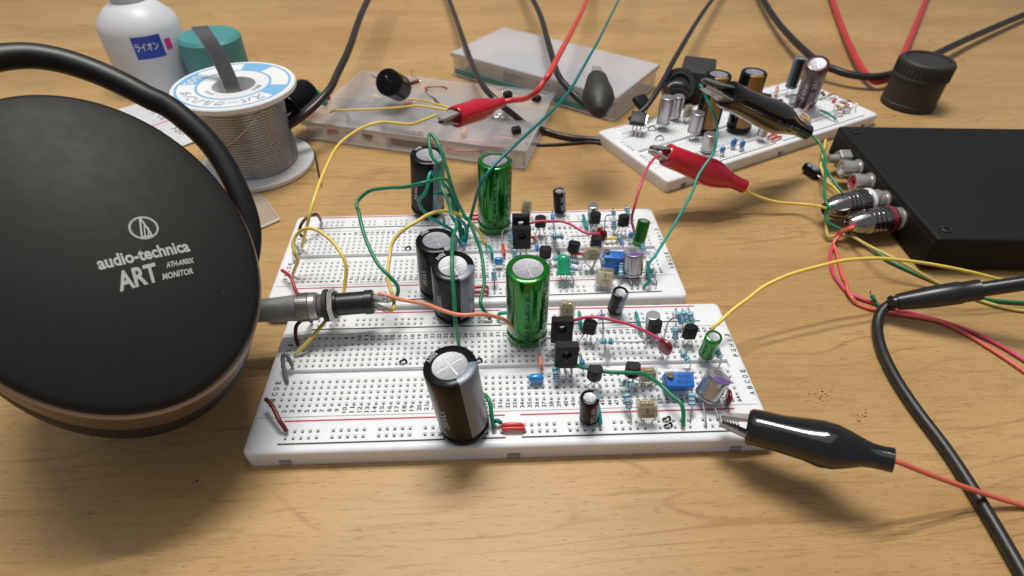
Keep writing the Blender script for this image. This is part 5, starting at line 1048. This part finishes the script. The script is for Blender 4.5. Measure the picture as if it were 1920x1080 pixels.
# ---------------------------------------------------------------- thick cables
CB = 'thick dark cables'
def cable(label, pts, r, m, group=CB):
    W = [P(*p) for p in pts]; mb = MB(); tube(mb, smooth(W, 8), r, 14); return single('cable', label, 'cable', mb, m, W[0], group, 60)
cable('thick black cable bending down from a plug at the right edge', [(1710, 562, 11), (1690, 564, 9), (1672, 568, 7), (1652, 585, 4.5), (1645, 610, 2.6), (1650, 645, 2.2), (1664, 680, 2.2), (1686, 720, 2.2), (1720, 770, 2.2), (1780, 850, 2.2), (1850, 960, 2.2), (1920, 1080, 2.2), (1960, 1150, 2.2)], 2.05, M_cable)
a0, a1 = P(1668, 568, 8), P(1735, 558, 13); mb = MB(); lathe(mb, a0, a1 - a0, [(-.5, 2.3), (0, 2.9), (1.2, 3.2), (1.4, 2.7), (2.6, 2.7), (2.8, 3.4), (6, 3.7), (14, 4.4), (24, 4.6), (25, 4.2), (31, 4.2), (31, 3.0), (60, 2.9), (60, .01)], 30); single('cable_plug', 'black moulded plug on the thick cable at the right edge', 'plug', mb, M_plblk, a0)
cable('dark brown cable passing behind the lying capacitor beside the spool', [(720, -60, 40), (680, 20, 40), (655, 90, 37), (633, 137, 33), (620, 164, 31), (598, 190, 28), (568, 217, 24), (538, 238, 19), (505, 262, 12), (470, 285, 6)], 2.2, M_cableb)
cable('dark brown cable running behind the red clip and over the desk to the blurry breadboard', [(820, -60, 10), (850, 20, 14), (876, 95, 20), (893, 137, 24), (909, 165, 25), (927, 184, 24), (945, 201, 20), (957, 210, 17), (986, 232, 9), (1017, 243, 3), (1048, 253, 1.9), (1080, 259, 1.9), (1120, 262, 1.9), (1150, 268, 1.9)], 1.9, M_cableb)
cable('thin dark cable on the desk just nearer than the dark brown one', [(985, 268, 1), (1017, 271, 1), (1065, 269, 1), (1110, 266, 1), (1142, 272, 1)], .9, M_cableb)
cable('black cable running down over the milky case to the dull clip', [(960, -60, 10), (1005, 10, 25), (1028, 80, 32), (1045, 137, 31), (1065, 165, 28), (1086, 186, 25), (1104, 200, 24), (1122, 208, 25)], 2.0, M_cable)
cable('black cable passing the right end of the milky case', [(1380, -60, 10), (1320, 20, 20), (1268, 105, 26), (1251, 137, 26), (1235, 166, 23), (1215, 196, 18), (1196, 214, 14), (1180, 224, 10)], 1.7, M_cable)
cable('black cable arching at the far right of the desk', [(1400, -60, 8), (1450, 30, 10), (1520, 105, 12), (1570, 132, 10), (1620, 143, 9), (1665, 140, 10), (1720, 118, 12), (1820, 70, 8), (1960, 10, 6)], 2.6, M_cable)
cable('red cable coiled beside the black one at the far right', [(1540, -60, 4), (1575, 40, 5), (1608, 115, 6), (1634, 148, 6), (1652, 152, 6), (1672, 142, 7), (1690, 110, 7), (1720, 40, 5), (1760, -60, 4)], 2.3, M_red)
mb = MB(); lathe(mb, P(1700, 195, 0), (0, 0, 1), [(0, 16), (1, 17), (4, 17), (4.3, 16.4), (20, 16.4), (20.3, 17.3), (21, 17.3), (21.6, 17.3), (21.9, 16.7), (30, 16.7), (31, 16.2), (31.6, 15), (31.6, 13.5), (30.4, 13), (30.4, .01)], 48); tb = thing('black_tub', 'black round tub with a ribbed screw lid at the far right edge', 'tub', P(1700, 195, 0)); mk('tub_body', mb, M_matt, tb)
mb = MB(); tc_ = P(1700, 195, 0)
for k in range(40):
    t = rad(k * 9); e = V((math.cos(t), math.sin(t), 0)); box(mb, tc_ + e * 16.8 + V((0, 0, 26)), (e, V((-math.sin(t), math.cos(t), 0)), V((0, 0, 1))), (.8, 1.1, 7))
mk('lid_ribs', mb, M_matt, tb)

# ---------------------------------------------------------------- old parts on the blurry breadboard
OG = 'parts on the blurry breadboard'
def up3(label, bx_, by_, ty, D, kind, z=9, stripe=90, name='electrolytic_capacitor', grp=OG, txt=True):
    b = P(bx_, by_, z); h = upH(b, ty); return electro(label, b, None, D, h, kind, axis=(0, 0, 1), stripe_at=stripe, group=grp, txt=txt, name=name, seg=32)
up3('tall black and gold capacitor behind the black clip\'s jaws, left one', 1322, 242, 138, 14.5, 'gold', stripe=20)
up3('tall black and gold capacitor behind the black clip\'s boot, right one', 1384, 240, 134, 14.5, 'gold', stripe=28)
up3('silver can capacitor at the left of the blurry breadboard beside its slimmer twin', 1243, 232, 181, 8.2, 'silver', txt=False, z=11)
up3('slim silver can capacitor standing second from left on the blurry breadboard', 1266, 218, 179, 6.6, 'silver', txt=False, z=10)
up3('silver can capacitor in front of the left gold one on the blurry breadboard', 1301, 247, 210, 7.8, 'silver', txt=False, z=12)
up3('squat silver can capacitor behind the red clip with a violet top', 1326, 281, 250, 7.6, 'silver', txt=False)
up3('blue grey capacitor standing high at the far side of the blurry breadboard', 1483, 163, 108, 7.6, 'steel', z=14, stripe=8)
up3('low silver can in front of the blue grey capacitor', 1487, 191, 178, 5.8, 'silver', txt=False)
b = P(1511, 189, 10); r_ = electro('large maroon capacitor leaning right on the blurry breadboard', b, (1534, 118), 13.2, 34, 'maroon', group=OG, seg=32)
b = P(1475, 213, 9); polymer('small pale capacitor with a violet mark behind the black clip\'s tail', b, (1474, 203), 6.6, 5, [(1471, 216), (1478, 216)], group=OG)
resistor_g = dict(group=OG, dia=2.2, body=M_rtan, bands='rrny')
resistor('tan banded resistor standing at the far left of the blurry breadboard\'s right half', (1458, 161, 14), (1454, 179, 10), [(1459, 156, 14), (1461, 163)], [(1453, 186)], **resistor_g)
resistor('tan banded resistor leaning below the maroon capacitor', (1517, 195, 15), (1507, 210, 11), [(1521, 190, 16), (1524, 198)], [(1505, 215)], **resistor_g)
resistor('tan banded resistor lying at the foot of the leaning tan one', (1507, 212, 11), (1518, 223, 10), [(1502, 213)], [(1524, 228)], **resistor_g)
resistor('gold banded resistor lying just nearer the leaning tan one', (1500, 217, 10), (1518, 226, 9.6), [(1496, 217)], [(1522, 229)], group=OG, dia=2.0, body=M_bands['y'], bands='nrny')
resistor('dark red part lying behind the black clip', (1453, 191, 10), (1466, 187, 10), [(1450, 193)], [(1470, 188)], group=OG, dia=2.0, body=M_bands['n'], bands='nr')
for k, (a, b) in enumerate((((1553, 178, 10.5), (1564, 174, 10.5)), ((1568, 197, 12), (1579, 203, 11)), ((1576, 190, 13), (1588, 194, 12)), ((1584, 200, 12), (1592, 195, 13)), ((1588, 186, 13), (1597, 190, 12)), ((1571, 205, 12), (1581, 201, 13)))):
    resistor(('lone tan resistor left of the cluster on the blurry breadboard' if k == 0 else ('leftmost', 'upper left', 'lower right', 'upper right', 'nearest')[k - 1] + ' of the tan resistors clustered at the blurry board right end'), a, b, [(a[0] - 4, a[1] + 5)], [(b[0] + 4, b[1] + 6)], group='tan resistors on the blurry breadboard', dia=2.2, body=M_rtan, bands='rnry')
resistor('short red part beside the clustered tan resistors', (1561, 189, 9), (1568, 185, 9), None, None, group=OG, dia=1.8, body=M_wire['red'], bands='rr')
resistor('dark red part in the maroon capacitor\'s shadow', (1541, 172, 11), (1546, 179, 10), [(1538, 172)], [(1549, 185)], group=OG, dia=2.0, body=M_bands['n'], bands='nn')
for (x0_, y0_, x1_, y1_, lab) in ((1580, 203, 1578, 221, 'first'), (1595, 198, 1593, 213, 'second'), (1606, 194, 1603, 210, 'third')):
    mb = MB(); tube(mb, [P(x0_, y0_, 13), P(x1_, y1_, 6)], .35, 6); o = single('bare_wire', lab + ' of three upright bare leads at the blurry breadboard\'s right end, from the left', 'wire', mb, M_lead, P(x1_, y1_, 7.5), 'bare leads on the blurry breadboard')
wire('teal jumper at the right half of the blurry breadboard', 'teal', [(1539, 206.5, 10), (1550, 211, 10.4), (1560, 217, 10.2), (1568, 223.5, 9)], group='teal jumpers')
wire('red jumper on the blurry breadboard\'s near rail, farther of two', 'red', [(1440, 257, 8.6), (1443, 255, 9.4), (1453, 251, 9.4), (1456, 251, 8.6)], group=RJ)
wire('red jumper on the blurry breadboard\'s near rail, nearer of two', 'red', [(1448, 261.5, 8.6), (1451, 259.5, 9.4), (1460, 256, 9.4), (1464, 256, 8.6)], group=RJ)
for (x, y, s_, lab, h) in ((1355, 280, (3.2, 2.4, 3.4), 'small blue ceramic capacitor nearest the teal wire on the blurry breadboard', 288), (1376, 267, (3.6, 2.4, 5.4), 'tallest blue ceramic capacitor on the blurry breadboard', 276), (1392, 270, (3.2, 2.4, 4.6), 'rightmost blue ceramic capacitor on the blurry breadboard', 279)):
    drop(lab, P(x, y, 11.5), rotz(20), s_, M_bluecer, [(x, h), (x + 2, h)], group='blue ceramic capacitors')
up3('pale tubular capacitor under the black clip on the near rail of the blurry breadboard', 1428, 254, 228, 5.6, 'silver', txt=False, z=11)
c = P(1428, 183, 13); r_ = thing('transistor', 'black transistor tilted behind the black clip on the blurry breadboard', 'transistor', c - V((0, 0, 4)), OG); ax = rotz(-38); mb = MB(); box(mb, c, ax, (11, 4.6, 6), bev=.8); mk('body', mb, M_epoxy, r_)
for k in (-1, 0, 1): lead(r_, [c + ax[0] * 5 + ax[1] * k * 1.4, c + ax[0] * 9 + ax[1] * k * 1.6 - V((0, 0, 1)), c + ax[0] * 11 + ax[1] * k * 1.6 - V((0, 0, 7))], .35)
for (x, y, t_, lab) in ((1203, 190, 30, 'black square part with a pale stripe at the blurry breadboard\'s left corner'), (1197, 222, -20, 'black square transistor with shiny tab at the blurry breadboard\'s left end')):
    c = P(x, y, 17); r_ = thing('power_transistor', lab, 'transistor', c - V((0, 0, 8)), OG); ax = rotz(t_); f_ = (ax[0], (ax[1] + V((0, 0, .5))).normalized(), None); f_ = (f_[0], f_[1], f_[0].cross(f_[1])); mb = MB(); box(mb, c, f_, (9, 8, 3.4), bev=.5); mk('body', mb, M_epoxy, r_)
    mb = MB(); box(mb, c + f_[0] * 4.6, f_, (1.2, 6.5, 1.2), bev=.1, seg=1); mk('metal_tab', mb, M_chrome, r_)
    for k in (-1, 0, 1): q = c + f_[0] * k * 2.3 - f_[1] * 4; lead(r_, [q, q - V((0, 1, 4)), V((q.x, q.y - 1, 5.8))], .35)
filmcap('clear glassy part between silver cans on the blurry breadboard', (1287, 222), z=10, yaw=25, size=(6, 4, 9), holes=[(1284, 226), (1291, 226)])
wire('black round knob cable clutter behind the silver cans', 'black', [(1250, 168, 16), (1262, 160, 18), (1280, 162, 18), (1292, 172, 15)], r=3.2, ends=(False, False))
mb = MB(); c = P(1270, 168, 8); lathe(mb, c, (-.2, -.75, .65), [(0, 9), (2, 11), (12, 11), (13, 10), (13, 6.5), (11, 6), (11, 2.4), (14, 2.2), (14, .01)], 36); single('round_socket', 'black round socket with a centre pin behind the silver cans', 'socket', mb, M_plblk, c - V((0, 0, 8)))
mb = MB(); c = P(1305, 150, 12); box(mb, c, rotz(-20), (22, 30, 22), bev=2); single('black_adapter', 'black boxy adapter in shadow behind the left gold capacitor', 'adapter', mb, M_matt, c - V((0, 0, 12)))
for i_, (x, y) in enumerate(((1236, 262), (1222, 244))):
    mb = MB(); q = P(x, y, 7.5); tube(mb, [q + V((math.cos(t) * 2.4, 0, math.sin(t) * 2.6 + .2)) for t in [rad(k * 20) for k in range(10)]], .45, 6); single('wire_staple', 'small bent lead arch on the blurry breadboard, ' + ('nearer' if i_ == 0 else 'farther') + ' of two', 'wire', mb, M_lead, q, 'bent lead arches')
